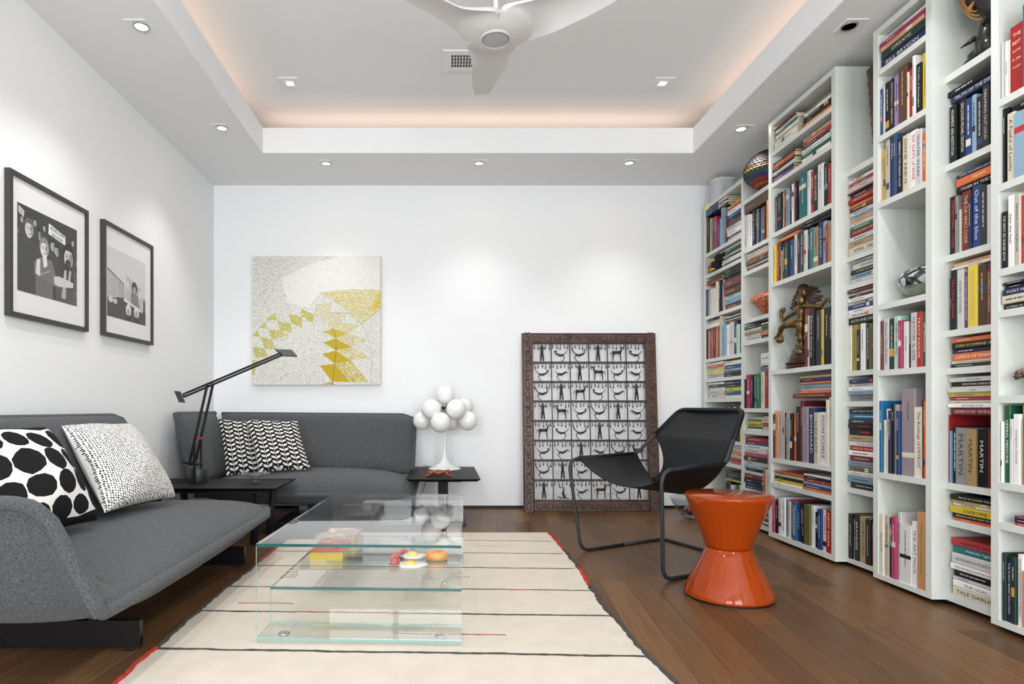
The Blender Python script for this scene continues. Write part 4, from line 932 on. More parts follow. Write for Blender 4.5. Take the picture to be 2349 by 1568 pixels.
SPAN = {'A': (YA0 + TH, YA1 - TH, X2), 'B': (YC1 + .001, YA0 - .001, X2), 'C': (YC0 + TH, YC1 - TH, X1), 'D': (YE1 + .001, YC0 - .001, X2), 'E': (YE0 + TH, YE1 - TH, X1), 'F': (YG1 + .001, YE0 - .001, X2), 'G': (YG0 + TH, YG1 - TH, X1)}
CR = {'1': (1600, 380, 340 / 1666), '2': (1600, 680, 340 / 1666), '3': (1600, 940, 340 / 1481), '4': (1750, 140, 390 / 1799), '5': (1900, 0, 449 / 1956), '6': (1900, 300, 449 / 1956), '7': (1900, 600, 449 / 1956), '8': (1900, 880, 449 / 1956), '9': (1900, 1120, 449 / 1956)}
PAL = {'K': ('black', (19, 19, 21)), 'k': ('dark grey', (48, 48, 52)), 'W': ('white', (226, 225, 222)), 'w': ('cream', (216, 206, 184)), 'g': ('grey', (150, 151, 150)), 'R': ('red', (190, 36, 42)), 'r': ('maroon', (116, 36, 42)), 'O': ('orange', (226, 96, 38)), 'Y': ('yellow', (236, 206, 40)), 'y': ('mustard', (186, 164, 54)), 'G': ('green', (34, 112, 66)), 'd': ('dark green', (36, 58, 52)), 'n': ('tan', (168, 142, 96)), 'o': ('olive', (104, 104, 56)), 'B': ('blue', (36, 66, 124)), 'b': ('light blue', (122, 160, 186)), 'C': ('bright blue', (26, 116, 176)), 'N': ('navy', (36, 46, 92)), 'P': ('pink', (184, 50, 100)), 'V': ('purple', (84, 66, 112)), 'T': ('teal', (28, 116, 120)), 't': ('pale orange', (222, 160, 104)), 'D': ('brown', (92, 62, 46)), 'M': ('mint', (160, 206, 186)), 'L': ('lime', (184, 198, 60)), 'm': ('mauve grey', (152, 140, 148)), 's': ('salmon', (236, 150, 120)), 'v': ('lilac', (178, 136, 200))}
# V: upright books  x0,x1,ytop,colour[,title]     H: flat stacks  x0,x1,s|t,ytop;colour:weight[:title]...  bottom to top   (s on shelf, t on books below)
DATA = {
('A', 2.12, '1'): ["V80,97,590,D;97,118,590,K;118,140,600,Y;140,156,610,b;156,170,585,B;170,195,580,R;195,212,610,P;212,232,640,V;232,246,600,b;246,268,490,W;268,300,490,b;300,322,570,r", "H325,490,s,470;W:2;r:1;W:3;W:2.6;k;b;O:.8;K;B;C:1.4;N;W:3;O:1.6;Y", "H84,225,t,508;N:2;B:2.2", "H228,322,t,395;K:1.4;w;K;W"],
('A', 1.945, '1'): ["H255,490,s,975;K:1.3;W:1.6;W:2;K;w:1.6;k;G:1.3;W"],
('A', 1.605, '1'): ["V85,100,1400,B;100,130,1410,n;130,155,1390,W;155,192,1385,W;192,225,1310,w;225,247,1290,K;247,275,1295,B;275,288,1290,t", "H85,245,t,1300;O;r:1.6;D:2", "H290,490,s,1205;r:2.6;b:3;M:2;r:3.4;k:.6;r:4;k;K;k;K;k"],
('A', 1.25, '2'): ["V72,97,380,K;97,118,385,t;118,137,365,r;137,160,360,R;160,190,350,K;190,222,345,O;222,243,345,D;243,268,220,w;268,303,318,b;303,340,318,W;340,388,295,W;388,432,292,N;432,462,315,M;462,488,315,k", "H75,243,t,262;W;W;w:1.6;d", "H300,486,t,240;D:1.6;W;K;W:.8"],
('A', 1.087, '2'): ["H100,284,s,750;W:2;w:1.4;Y:1.3;w:1.6;O:1.3;W:1.4", "H286,486,s,730;K:1.6;k:1.5;b:1.5;C:1.8;W;W:1.6"],
('A', .924, '2'): ["H118,296,s,970;W:2;w:1.8;W:1.2;K:1.2;W", "H300,486,s,955;W:1.6;b:1.4;T:1.4;Y:1.5;L;K:1.4;N:2"],
('A', .60, '2'): ["V88,115,1250,K;115,135,1255,w;135,150,1250,Y;150,165,1250,L;165,185,1250,R;185,215,1252,P;215,235,1250,K;235,262,1250,P;262,290,1240,R;290,312,1240,K;312,335,1240,K;335,360,1240,O;360,385,1240,K;385,410,1240,w;410,440,1240,k;440,465,1250,K;465,488,1222,Y"],
('A', .43, '3'): ["H330,430,s,350;R:1.3;R;w:1.2;O;w;W:1.6"],
('A', .05, '3'): ["V262,278,720,K;278,318,700,K,SPIL;318,345,745,W;345,372,745,b;372,400,750,G;400,430,745,W", "H265,430,t,600;y;K:1.5;K:1.4;k"],
('B', 1.988, '1'): ["V515,545,585,W,WHAT COMES;545,575,560,W;575,598,555,W;598,630,510,K,THE TUNNEL;630,652,495,K;652,672,490,n;672,690,485,B;690,718,485,b;718,750,470,D;750,765,440,b;765,790,395,t", "H520,790,t,430;D:1"],
('B', 1.827, '1'): ["H540,790,s,1010;r:1.6;W:1.2;D:2.4;t:1.3;W:1.2;w"],
('B', 1.325, '2'): ["H512,702,s,345;W:2.4;W:1.4;n:1.6;W:1.3;K:1.8", "H706,800,s,300;K:1.3;O:1.8;w:1.3;k;K:1.6;w"],
('B', .847, '2'): ["V505,530,930,K;530,570,880,P;570,600,880,r,THE EMPIRE;600,615,895,K;615,650,890,b;650,705,870,G;705,745,850,w,LAST CALL;745,786,850,R", "H700,800,t,640;n;B:1.8;W:1.2;W:5"],
('B', .69, '2'): ["H545,712,s,1350;W:1.2;o:1.2;L:1.8;L:1.8;R:1.2;M:1.7", "H716,800,s,1345;W:1.4;W:1.3;R:2;w:1.2;w:1.4;w:1.2"],
('B', .274, '3'): ["H445,632,s,535;N:2.2;B:1.4;K:2.6;r:2.6;W:1.8;K:1.8;b:1.8", "V636,664,600,O;664,680,590,W;680,697,590,w,BIG BURN", "H460,697,t,265;W:1.8;k:1.8;P:1.5:Gulp;W:1.8;W:1.4;V:1.4;R:1.8"],
('B', .05, '3'): ["H640,700,s,1040;K:1.4;W;k:1.6;O;w:1.2;k"],
('C', 2.493, '4'): ["H110,352,s,725;W:1.7;w:3;w:1.6;W:1.8;G:1.5;W:1.6;r", "H415,715,s,540;O:1.6;K;K:2;W:1.6;n:1.6"],
('C', 2.292, '4'): ["H90,330,s,1090;V:2;K:1.3;w:1.2;W:1.2;K:1.3;O:2.2;K:1.2", "H400,715,s,840;W:2;G:1.7;W:1.3;W;k:2;R:2;n:1.8"],
('C', 1.968, '1'): ["V822,848,350,W;848,880,360,k;880,928,325,K;928,948,310,w;948,972,280,r;972,990,275,n;990,1020,265,b;1020,1040,235,K;1040,1072,215,W;1072,1090,200,P;1090,1112,185,K;1112,1135,160,K;1135,1215,100,T;1215,1250,70,W;1250,1285,70,R;1285,1338,30,K,BLONDE;1338,1398,0,W;1398,1450,-20,K;1450,1480,-20,R;1480,1498,-20,P"],
('C', 1.65, '1'): ["V838,862,900,Y;862,890,885,R;890,915,870,k;915,945,960,t;945,968,880,K;968,1005,865,d;1005,1062,845,B;1062,1100,780,W;1100,1135,765,K;1135,1180,735,k,FREE SQUARE;1180,1215,735,W;1215,1240,730,k;1240,1280,705,T;1280,1335,700,n;1335,1385,640,N,JANE AUSTEN;1385,1425,630,b;1425,1455,665,R;1455,1498,630,n", "H870,1130,t,838;O", "H1182,1500,t,640;K:1.2;K"],
('C', 1.09, '2'): ["V1183,1228,140,r;1228,1250,215,w;1250,1300,160,K,Edward Steichen;1300,1368,160,k;1368,1395,145,Y;1395,1465,130,K;1465,1498,120,K"],
('C', .53, '2'): ["V830,865,1320,r;865,905,1285,t;905,930,1290,g;930,955,1285,w;955,990,1300,K;990,1028,1300,g;1028,1058,1310,K;1058,1088,1310,O;1088,1128,1235,K;1128,1165,1170,r;1165,1232,1235,m;1232,1295,1250,N,BONNARD;1295,1345,1300,w,ALEX KATZ;1345,1425,1295,W,EGON SCHIELE;1425,1455,1160,w;1455,1498,1130,W", "H1035,1480,t,1095;r:1:LISA S. JOHNSON 108 ROCK STAR GUITARS", "H1130,1500,t,900;O:1.2;W:.8;b:1.5;O;N:1.3;n"],
('C', .371, '3'): ["H750,1040,s,600;W;Y:1.7;K:1.6;w:1.3;y;O:.7", "H1045,1330,s,630;O:1.3;V:1.6;b:1.2;R:1.8;K:1.2;W"],
('C', .052, '3'): ["V702,735,880,W;735,762,885,P;762,792,905,K;792,825,870,W;825,858,870,W,ANGRY WHITE MEN;858,888,890,b;888,912,910,W;912,942,895,R;942,985,915,C,TRANSCEND;985,1005,915,N,SUPER BRAIN;1005,1032,935,K;1032,1058,935,K,MICHAEL LEWIS;1058,1115,935,o;1115,1150,950,W;1150,1190,1015,K;1190,1232,985,B;1232,1275,990,w;1275,1330,995,R,NEW DEAL"],
('D', 1.66, '6'): ["H195,560,s,520;w:3:APRIL 1865;n:2.2;W:2;r:2.6:THE JUDGMENT OF PARIS;G:1.4;W:1.6;t:1.4;b:1.2;W:1.8;D:1.6;O:1.6;R:2;k:1.9;r:.6;w:2.2:Phallacy;P:1.3;w:1.2"],
('D', 1.509, '6'): ["H225,560,s,1310;W:1.5;b:1.8;K:1.8:A CIVIL ACTION;W:2.4:GANDHI;g:1.1"],
('D', 1.047, '7'): ["V145,205,645,W,1491;205,268,635,y;268,300,680,K;300,345,620,W;345,388,620,k;388,418,615,o;418,560,615,D", "H165,560,t,275;K:2.6:GUYS AND DOLLS;W:1.8;W:1.7;B:1.7;w:1.2;W:1.6;k:1.2;w;r"],
('D', .885, '7'): ["H200,560,s,1180;g:2.4:BLOWOUT;b:1.6;W:1.6;W:1.4;N:1.6"],
('D', .424, '8'): ["H195,560,s,250;K:2.2;b:2.4;W:1.6:MONEYBALL  MICHAEL LEWIS;o:1.7;b:2:LAWRENCE IN ARABIA;r:1.9;W:1.8;R:1.7:SONG OF THE VIKINGS;W:1.7:Divided Cities;n:2.2;K:2.4:Inside;K:1.7:MANSON;k:1.7;C:1.9;K:1.7:LAST DAYS OF NIGHT"],
('D', .043, '9'): ["V165,225,240,K,JANE FONDA;225,240,300,W;240,290,250,K,BRANDEIS;290,355,270,n,JAMES LORD;355,405,300,k;405,432,300,K;432,560,345,O"],
('E', 2.489, '5'): ["H505,965,s,400;N:3:BILL BRYSON;d:2.8:DREAMS;t:1.5;P:1.6;W:1.7"],
('E', 2.166, '5'): ["V500,528,900,B;528,543,880,W;543,590,840,K;590,628,800,K,DEMOCRACY REBORN;628,680,770,v;680,768,690,D;768,790,730,w;790,830,700,R;830,858,570,W;858,912,655,K,TO KILL A Mockingbird;912,965,545,Y,Travelling Mercies"],
('E', 1.846, '6'): ["V500,520,200,t;520,548,200,y;548,590,90,w;590,640,80,N;640,672,20,B;672,725,90,K,KEEPING THE DREAM ALIVE;725,790,60,w,DIANE ARBUS;790,862,20,W,SIX DAYS of WAR;862,922,5,W,WATER WARS;922,965,30,O"],
('E', 1.032, '7'): ["V500,525,595,r,STATE OF WAR;525,578,575,W,Women Take All Roles;578,632,575,d;632,684,550,M;684,722,590,P;722,770,600,W,JUSTICE;770,800,530,d;800,865,515,W,THE FUTURE  AL GORE;865,920,505,R,TRACY KIDDER;920,965,505,G,AFTERSHOCK"],
('E', .538, '8'): ["V500,525,170,C;525,545,360,w;545,575,250,w;575,605,265,N;605,632,205,K;632,665,205,m,EGON;665,697,270,B;697,830,50,m;830,925,230,w,The Buildings of DETROIT;925,940,170,K;940,965,170,O"],
('E', .0444, '9'): ["V500,540,250,w,done with;540,585,260,w;585,612,290,K;612,662,275,P;662,695,230,W;695,815,345,W;815,875,320,W,THE ART PACK;875,965,228,t,Patricia Urquiola"],
('F', 1.899, '5'): ["V1177,1198,1120,b;1198,1268,1080,K,MOVEMENT AND INSTITUTION;1268,1345,1010,K,DISCLOSURE MICHAEL CRICHTON;1345,1408,1000,B;1408,1452,960,b;1452,1522,980,k;1522,1590,870,k,DREAMING OUT LOUD;1590,1780,830,K,SWERVE", "H1178,1780,t,930;N:2.4:TRUTH OF THE DIVINE;K:1.9"],
('F', 1.507, '6'): ["V1178,1248,670,K,STEPHEN KING - 11/22/63;1248,1280,660,g;1280,1300,790,w;1300,1385,620,r,THE DA VINCI CODE;1385,1415,660,N;1415,1505,565,B,Out of the blue;1505,1575,550,k;1575,1780,545,W,Justinet de Heal", "H1240,1780,t,460;K:2.2:TIGER IN THE SEA;O:3:Sapiens;N:1.3:WHEN THE GAME IS ON THE LINE"],
('F', 1.183, '7'): ["V1177,1215,175,K,earth;1215,1272,95,K,The Next Attack;1272,1338,85,W,JOHN STOSSEL;1338,1380,110,V,THE HYDROGEN ECONOMY;1380,1476,50,Y,THE SIXTH EXTINCTION;1476,1560,40,D;1560,1575,95,n;1575,1620,20,r,COMEBACK AMERICA;1620,1780,0,w", "H1212,1780,t,30;W:1.3:THE SEVENTIES;t:1.8:nuts a growers guide"],
('F', 1.021, '7'): ["H1200,1780,s,775;k:1.6;w:1.4:INTIMACY The Essence of Male and Female;O:3.3:LORDS OF FINANCE;N:1.8;K:2.8:CHAIN OF COMMAND  HERSH;O:2"],
('F', .527, '8'): ["V1178,1190,310,R;1190,1206,470,b;1206,1254,425,K;1254,1366,435,g,MARTIN;1366,1458,450,n,MARTIN;1458,1548,450,K,MARTIN;1548,1780,455,r,MARTIN", "H1178,1780,t,-60;r:3.8:LEONARDO DA VINCI   WALTER ISAACSON;W:2.2:RATNERS STAR;w:1.6;P:1.7;y:2.2;W:2.4:1215;w:.8;K:2.3:EINSTEINS DREAMS;W:2.5:Chocolate"],
('F', .371, '8'): ["H1205,1780,s,1090;O:1.2;K:2.2:RESCUING HISTORY FROM THE NATION;Y:3.2:OVERTIME;W:1.6;y:1.3;K:2.6:Slavery by Another Name"],
('F', .0523, '9'): ["H1205,1780,s,480;w:3:TALE DARLING;W:2.2:THE GOAL;W:1.2;K:2.4;W:2:THE WORLD WITHOUT US;W:3.6:A PEOPLES HISTORY OF THE UNITED STATES;T:2.4:Hold Me Tight;R:2.6:AXIOMS END"],
('G', 2.022, '5'): ["V1712,1722,430,W;1722,1760,425,W,Just Tasting;1760,1782,410,w;1782,1925,290,R,THE BEST RECIPES in the WORLD;1925,2090,60,T"],
('G', 1.70, '6'): ["V1712,1738,-215,K;1738,1762,-225,K;1762,1840,-160,w,A Fistful of Lentils;1840,2090,-165,b", "H1800,2090,t,-235;K:1:THE"],
('G', 1.377, '6'): ["V1716,1780,820,K,THE GREAT BIG BURGER BOOK;1780,1842,655,W,best the best;1842,1900,640,w,GRAINS COOKBOOK;1900,1925,650,R;1925,2090,700,L"],
('G', 1.22, '7'): ["H1715,2100,s,215;K:2:La Maison du Chocolat;w:3;N:2.2:FORT PITT;K:1.5;k"],
('G', .568, '8'): ["V1712,1732,375,W;1732,1790,215,G,HERBAL MEDICINE;1790,1830,350,W;1830,1900,300,W,ketogenic cleanse;1900,1940,210,y;1940,2100,340,Y"],
('G', .416, '8'): ["H1850,2100,s,1330;R:1.3;N:2;r:1.2"],
('G', .044, '9'): ["V1712,1750,635,d;1750,1800,690,N,THE PLANT-BASED SOLUTION;1800,1850,680,d;1850,1905,650,W,DAYS OF DESTRUCTION DAYS OF REVOLT;1905,2100,820,s,SUN CHIEF"],
}
CASE = {'A': 'corner bookcase', 'B': 'bay under woven basket', 'C': 'bronze figure bookcase', 'D': 'bay under carved column', 'E': 'round vase bookcase', 'F': 'bay under carved head', 'G': 'nearest bookcase'}
ORD = ['first', 'second', 'third', 'fourth', 'fifth', 'sixth', 'seventh', 'eighth', 'ninth', 'tenth', 'eleventh', 'twelfth', 'thirteenth', 'fourteenth', 'fifteenth', 'sixteenth', 'seventeenth', 'eighteenth', 'nineteenth', 'twentieth', 'last']
INK = {'K': (222, 216, 204), 'k': (214, 208, 196), 'N': (226, 220, 206), 'r': (226, 196, 130), 'R': (240, 214, 170), 'D': (214, 180, 120), 'd': (214, 216, 206), 'B': (226, 232, 240), 'V': (220, 210, 226), 'G': (236, 240, 230), 'T': (236, 244, 240), 'O': (244, 222, 176), 'P': (248, 226, 232), 'C': (235, 245, 250)}
SPINK = {'STEPHEN KING - 11/22/63': (214, 66, 50), 'The Next Attack': (222, 52, 56), 'LORDS OF FINANCE': (244, 236, 220), 'SIX DAYS of WAR': (196, 34, 60), 'WATER WARS': (40, 56, 110), 'MONEYBALL  MICHAEL LEWIS': (206, 34, 44), 'Inside': (230, 50, 50), 'MANSON': (190, 40, 44), 'OVERTIME': (34, 34, 30), 'Patricia Urquiola': (70, 130, 66), 'THE SIXTH EXTINCTION': (206, 176, 90), 'TRANSCEND': (240, 246, 250), 'ANGRY WHITE MEN': (200, 50, 54), 'LAWRENCE IN ARABIA': (176, 50, 60), 'AXIOMS END': (40, 24, 24), 'A CIVIL ACTION': (226, 206, 90), 'Travelling Mercies': (120, 116, 30), 'ketogenic cleanse': (60, 124, 100), 'THE SEVENTIES': (46, 58, 140), 'BONNARD': (226, 226, 232), 'CHAIN OF COMMAND  HERSH': (222, 196, 120), 'LEONARDO DA VINCI   WALTER ISAACSON': (238, 206, 190)}
M_pages = mat('paper_pages', (206, 190, 158), .85, noise=(90, .12, (1, 1, 14)))
M_pagesw = mat('white_paper_pages', (224, 218, 204), .85, noise=(90, .08, (1, 1, 14)))
def ink(rgb): return mat('ink_%d_%d_%d' % rgb, rgb, .5)
def cover(c, v):
    n, rgb = PAL[c]; g_ = sum(rgb) / 3; rgb = tuple(g_ + (x - g_) * (.86, .96, .74)[v] for x in rgb); rgb = tuple(max(0, min(255, int(x * (.88 + .08 * v)))) for x in rgb)
    return mat('cover_%s_%d' % (n.replace(' ', '_'), v), rgb, .36, spec=.28)
BK = []      # every book: dict(bay, level, mode, x, y0(near), y1(far), z0, z1, depth, colour, title, label)
brnd = random.Random(11)
for (bay, zs, cr), rows_ in DATA.items():
    y0b, y1b, xf = SPAN[bay]; ox, oy, sc = CR[cr]; px = lambda c: ox + c * sc; py = lambda c: oy + c * sc
    lv = SH_[bay].index(zs); zt = (SH_[bay][lv - 1] - .028) if lv > 0 else TOP[bay] - .031
    placed = []; nst = 0
    lname = 'top shelf' if lv == 0 and TOP[bay] != zs else (ORD[lv] if TOP[bay] != SH_[bay][0] else ORD[lv - 1]) + ' shelf down'
    if lv == len(SH_[bay]) - 1: lname = 'bottom shelf'
    for row in rows_:
        if row[0] == 'V':
            its = [q.split(',') for q in row[1:].split(';')]
            for i, q in enumerate(its):
                ya = F * xf / (px(float(q[0])) - CX); yb = F * xf / (px(float(q[1])) - CX)
                ya = min(ya, y1b - .002); yb = max(yb, y0b + .002)
                if yb >= ya - .004: continue
                h_ = H + (CY - py(float(q[2]))) * xf / (px(float(q[0])) - CX) - zs
                h_ = max(.06, min(h_, zt - zs - .006)); ins = brnd.uniform(.002, .016)
                b_ = dict(bay=bay, m='V', x=xf + ins, y0=yb + .0006, y1=ya - .0006, z0=zs, z1=zs + h_, d=min(.25, .72 * h_ + .01), c=q[3], t=q[4] if len(q) > 4 else None)
                thk = (ya - yb); b_['l'] = '%s %s upright book, %s from left, %s, %s' % ('thick' if thk > .035 else 'thin' if thk < .018 else 'medium', PAL[q[3]][0], ORD[min(i, 19)], lname, CASE[bay])
                BK.append(b_); placed.append(b_)
        else:
            hd, *its = row[1:].split(';'); x0, x1, st, yt = hd.split(','); nst += 1
            ya = min(F * xf / (px(float(x0)) - CX), y1b - .003); yb = max(F * xf / (px(float(x1)) - CX), y0b + .003)
            zb = zs if st == 's' else max([p['z1'] for p in placed if p['y0'] < ya and p['y1'] > yb] + [zs])
            ztop = min(H + (CY - py(float(yt))) * xf / (px(float(x0)) - CX), zt - .006); ztop = max(ztop, zb + .012 * len(its))
            ztop = min(ztop, zt - .004)
            if ztop - zb < .006 * len(its): 
                k_ = ztop - .008 * len(its)
                for p in placed:
                    if p['z1'] > k_ and p['y0'] < ya and p['y1'] > yb and p['m'] == 'V': p['z1'] = k_
                zb = max([p['z1'] for p in placed if p['y0'] < ya and p['y1'] > yb] + [zs])
            its = [q.split(':') for q in its]; tot = sum(float(q[1]) if len(q) > 1 and q[1] else 1 for q in its); z = zb
            mi_ = 0
            for i, q in enumerate(its):
                w_ = (float(q[1]) if len(q) > 1 and q[1] else 1) / tot * (ztop - zb); L_ = ya - yb
                j1, j0 = brnd.uniform(0, .05 * L_), brnd.uniform(0, .06 * L_)
                b_ = dict(bay=bay, m='H', x=xf + brnd.uniform(.0, .016) - (.004 if bay == 'D' else 0), y0=yb + j0, y1=ya - j1, z0=z, z1=z + w_ - .0004, d=min(.22, .66 * min(L_, .26) + .02), c=q[0], t=q[2] if len(q) > 2 else None)
                z += w_
                b_['l'] = '%s %s book lying %s from bottom, %s stack, %s, %s' % ('thick' if w_ > .034 else 'thin' if w_ < .017 else 'medium', PAL[q[0]][0], ORD[min(i, 19)], ORD[nst - 1], lname, CASE[bay])
                b_['l'] = b_['l'].replace('medium ', '') ; BK.append(b_); placed.append(b_)
for b_ in BK:
    if len(b_['l'].split()) > 16: b_['l'] = b_['l'].split(' ', 1)[1] if b_['l'].split()[0] in ('thick', 'thin', 'medium') else b_['l'].replace(' book lying', ' book')
    if len(b_['l'].split()) > 16: b_['l'] = b_['l'].replace(' book lying', ' book')
def proj(b): 
    Y = (b['y0'] + b['y1']) / 2; dpx = F * b['x'] / b['y0'] - F * b['x'] / b['y1']; return dpx * (b['z1'] - b['z0']) * F / Y
order = sorted(range(len(BK)), key=lambda i: -proj(BK[i])); keep = set(order[:300])
print('BOOKS', len(BK), 'kept', len(keep))
def book_geo(b, cm, pm, tm, mi=(0, 0, 0), am=None, ami=0):
    V_ = b['m'] == 'V'; th = (b['y1'] - b['y0']) if V_ else (b['z1'] - b['z0']); ht = (b['z1'] - b['z0']) if V_ else (b['y1'] - b['y0']); c = min(.0022, th * .12); d = b['d']; r_ = min(.003, th * .22)
    def w(x, a, l):     # x depth, a across thickness (0..th), l along the spine
        return (b['x'] + x, b['y0'] + a, b['z0'] + l) if V_ else (b['x'] + x, b['y0'] + l, b['z0'] + a)
    pr = [(d, 0), (.003, 0), (.0008, r_ * .5), (0, r_), (0, th - r_), (.0008, th - r_ * .5), (.003, th), (d, th), (d, th - c), (.005, th - c), (.005, c), (d, c)]
    vs = [w(x, a, 0) for x, a in pr] + [w(x, a, ht) for x, a in pr]; n = len(pr); fs = [(i, (i + 1) % n, (i + 1) % n + n, i + n) for i in range(n)]
    caps = [(0, 1, 10, 11), (1, 2, 3, 10), (3, 4, 9, 10), (4, 5, 6, 9), (6, 7, 8, 9)]
    fs += caps + [tuple(i + n for i in q)[::-1] for q in caps]; cm.add(vs, fs, mi[0])
    e = .003; q = [w(.0052, c * 1.02, e), w(d - .004, c * 1.02, e), w(d - .004, th - c * 1.02, e), w(.0052, th - c * 1.02, e)]; q += [w(.0052, c * 1.02, ht - e), w(d - .004, c * 1.02, ht - e), w(d - .004, th - c * 1.02, ht - e), w(.0052, th - c * 1.02, ht - e)]
    pm.add(q, [(0, 3, 2, 1), (4, 5, 6, 7), (0, 1, 5, 4), (1, 2, 6, 5), (2, 3, 7, 6), (3, 0, 4, 7)], mi[1])
    # lettering on the spine
    if V_: oc = (b['x'] - .0005, (b['y0'] + b['y1']) / 2, (b['z0'] + b['z1']) / 2); ex, ey = (0, 0, -1), (0, -1, 0)
    else: oc = (b['x'] - .0005, (b['y0'] + b['y1']) / 2, (b['z0'] + b['z1']) / 2); ex, ey = (0, -1, 0), (0, 0, 1)
    oc, ex, ey = Vector(oc), Vector(ex), Vector(ey); rr_ = random.Random(int(b['y0'] * 9999) + int(b['z0'] * 777))
    if b['t'] and tm is not None:
        if b['t'] == 'THE BEST RECIPES in the WORLD':
            for k, s_ in enumerate(('THE', 'BEST', 'RECIPES', 'in the', 'WORLD')): text_on(tm, s_, oc + Vector((0, 0, ht * (.36 - .12 * k))), (0, -1, 0), (0, 0, 1), th * .6, .012, mi[2], fit=False)
        else: text_on(tm, b['t'], oc - ex * ht * .03, ex, ey, ht * .80, th * .40, mi[2])
    if not b['t'] and tm is not None and am is not None and rr_.random() < .45:
        c_ = rr_.uniform(-.34, .30) * ht; l_ = rr_.uniform(.05, .16) * ht; p = oc + ex * c_ + Vector((.0003, 0, 0)); q_ = ey * (th / 2 - min(.003, th * .22))
        am.add([p - q_, p + ex * l_ - q_, p + ex * l_ + q_, p + q_], [(0, 1, 2, 3)], ami)
    if not b['t'] and th > .009:
        # small unreadable marks: two runs of short strokes
        a0 = -.40 * ht
        for run in range(1):
            n_ = rr_.randint(14, 34); hh = min(.0055, th * rr_.uniform(.14, .26)); wd_ = rr_.randint(3, 7); a0 += rr_.uniform(.0, .06) * ht
            for k in range(n_):
                ww = hh * rr_.uniform(.35, .8); wd_ -= 1
                if a0 + ww > .42 * ht: break
                if True:
                    p = oc + ex * a0 + ey * (rr_.random() - .5) * hh * .1; tm.add([p - ey * hh / 2, p + ex * ww - ey * hh / 2, p + ex * ww + ey * hh / 2, p + ey * hh / 2], [(0, 1, 2, 3)], mi[2])
                a0 += ww + hh * .22
                if wd_ <= 0: a0 += hh * .7; wd_ = rr_.randint(3, 8)
ACC = [mat('accent_%d' % k, c, .4) for k, c in enumerate(((180, 40, 44), (214, 208, 190), (40, 60, 110), (196, 150, 60), (30, 30, 34), (90, 130, 120), (220, 216, 210)))]
rest = MB(); rmats = []; ridx = {}
def rm(m):
    if m.name not in ridx: ridx[m.name] = len(rmats); rmats.append(m)
    return ridx[m.name]
GRP = {k: 'books in the ' + v for k, v in CASE.items()}
for i, b in enumerate(BK):
    v = (i * 7) % 3; ci = cover(b['c'], v); pi_ = M_pagesw if i % 3 == 0 else M_pages
    ik = ink(SPINK.get(b['t'], INK.get(b['c'], (52, 50, 52))))
    if i in keep:
        cm, pm, tm = MB(), MB(), MB(); am = MB(); book_geo(b, cm, pm, tm, am=am)
        o = cm.build('book', ci); tag(o, b['l'], 'book', GRP[b['bay']])
        pm.build('pages', pi_, o)
        if tm.v: tm.build('title', ik, o)
        if am.v: am.build('spine_band', ACC[(i * 5) % len(ACC)], o)
    else: book_geo(b, rest, rest, rest, (rm(ci), rm(pi_), rm(ik)))
tag(rest.build('books', rmats), 'the many smallest books on the far white shelves and in between', 'books', kind='stuff')
# ---------------- ornaments on the bookcases ----------------
# rounded speaker on the corner bookcase
q = PX(1652, 475, 2.30); m2 = MB(); sy = 5.02
def rrect(cx, cy, hx, hy, r, n=6):
    o = []
    for sx_, sy_, a0 in ((1, 1, 0), (-1, 1, 90), (-1, -1, 180), (1, -1, 270)):
        for k in range(n + 1): a = math.radians(a0 + 90 * k / n); o.append((cx + sx_ * (hx - r) + r * math.cos(a), cy + sy_ * (hy - r) + r * math.sin(a)))
    return o
sx0 = 2.272; t = thing('speaker', 'white rounded wireless speaker on top of the corner bookcase', 'speaker', (sx0, sy, 2.52))
ring = rrect(sx0, sy, .085, .075, .055); 
def stackring(mb, rings):
    n = len(rings[0]); vs = [p for r_ in rings for p in r_]; fs = [tuple(range(n))[::-1], tuple((len(rings) - 1) * n + k for k in range(n))]
    for i in range(len(rings) - 1):
        for k in range(n): fs.append((i * n + k, i * n + (k + 1) % n, (i + 1) * n + (k + 1) % n, (i + 1) * n + k))
    mb.add(vs, fs)
def rings(hx, hy, rr, zs): return [[(x, y, z) for x, y in rrect(sx0, sy, hx + e, hy + e, rr)] for e, z in zs]
m2 = MB(); stackring(m2, rings(.085, .075, .055, ((-.004, 2.52), (0, 2.524), (0, 2.68)))); m2.build('grille', mat('speaker_grille', (198, 200, 206), .6), t)
m2 = MB(); stackring(m2, rings(.087, .077, .056, ((0, 2.6805), (0, 2.692), (-.006, 2.697)))); m2.build('top_cap', M_white, t)
tag(MB().box((X2 - .002, 5.09 - .03, 2.478), (X2 - .0006, 5.09 + .05, 2.528)).build('sticky_note', mat('pale_yellow_paper', (226, 228, 176), .8)), 'pale yellow sticky note on the top edge of the corner bookcase', 'note')
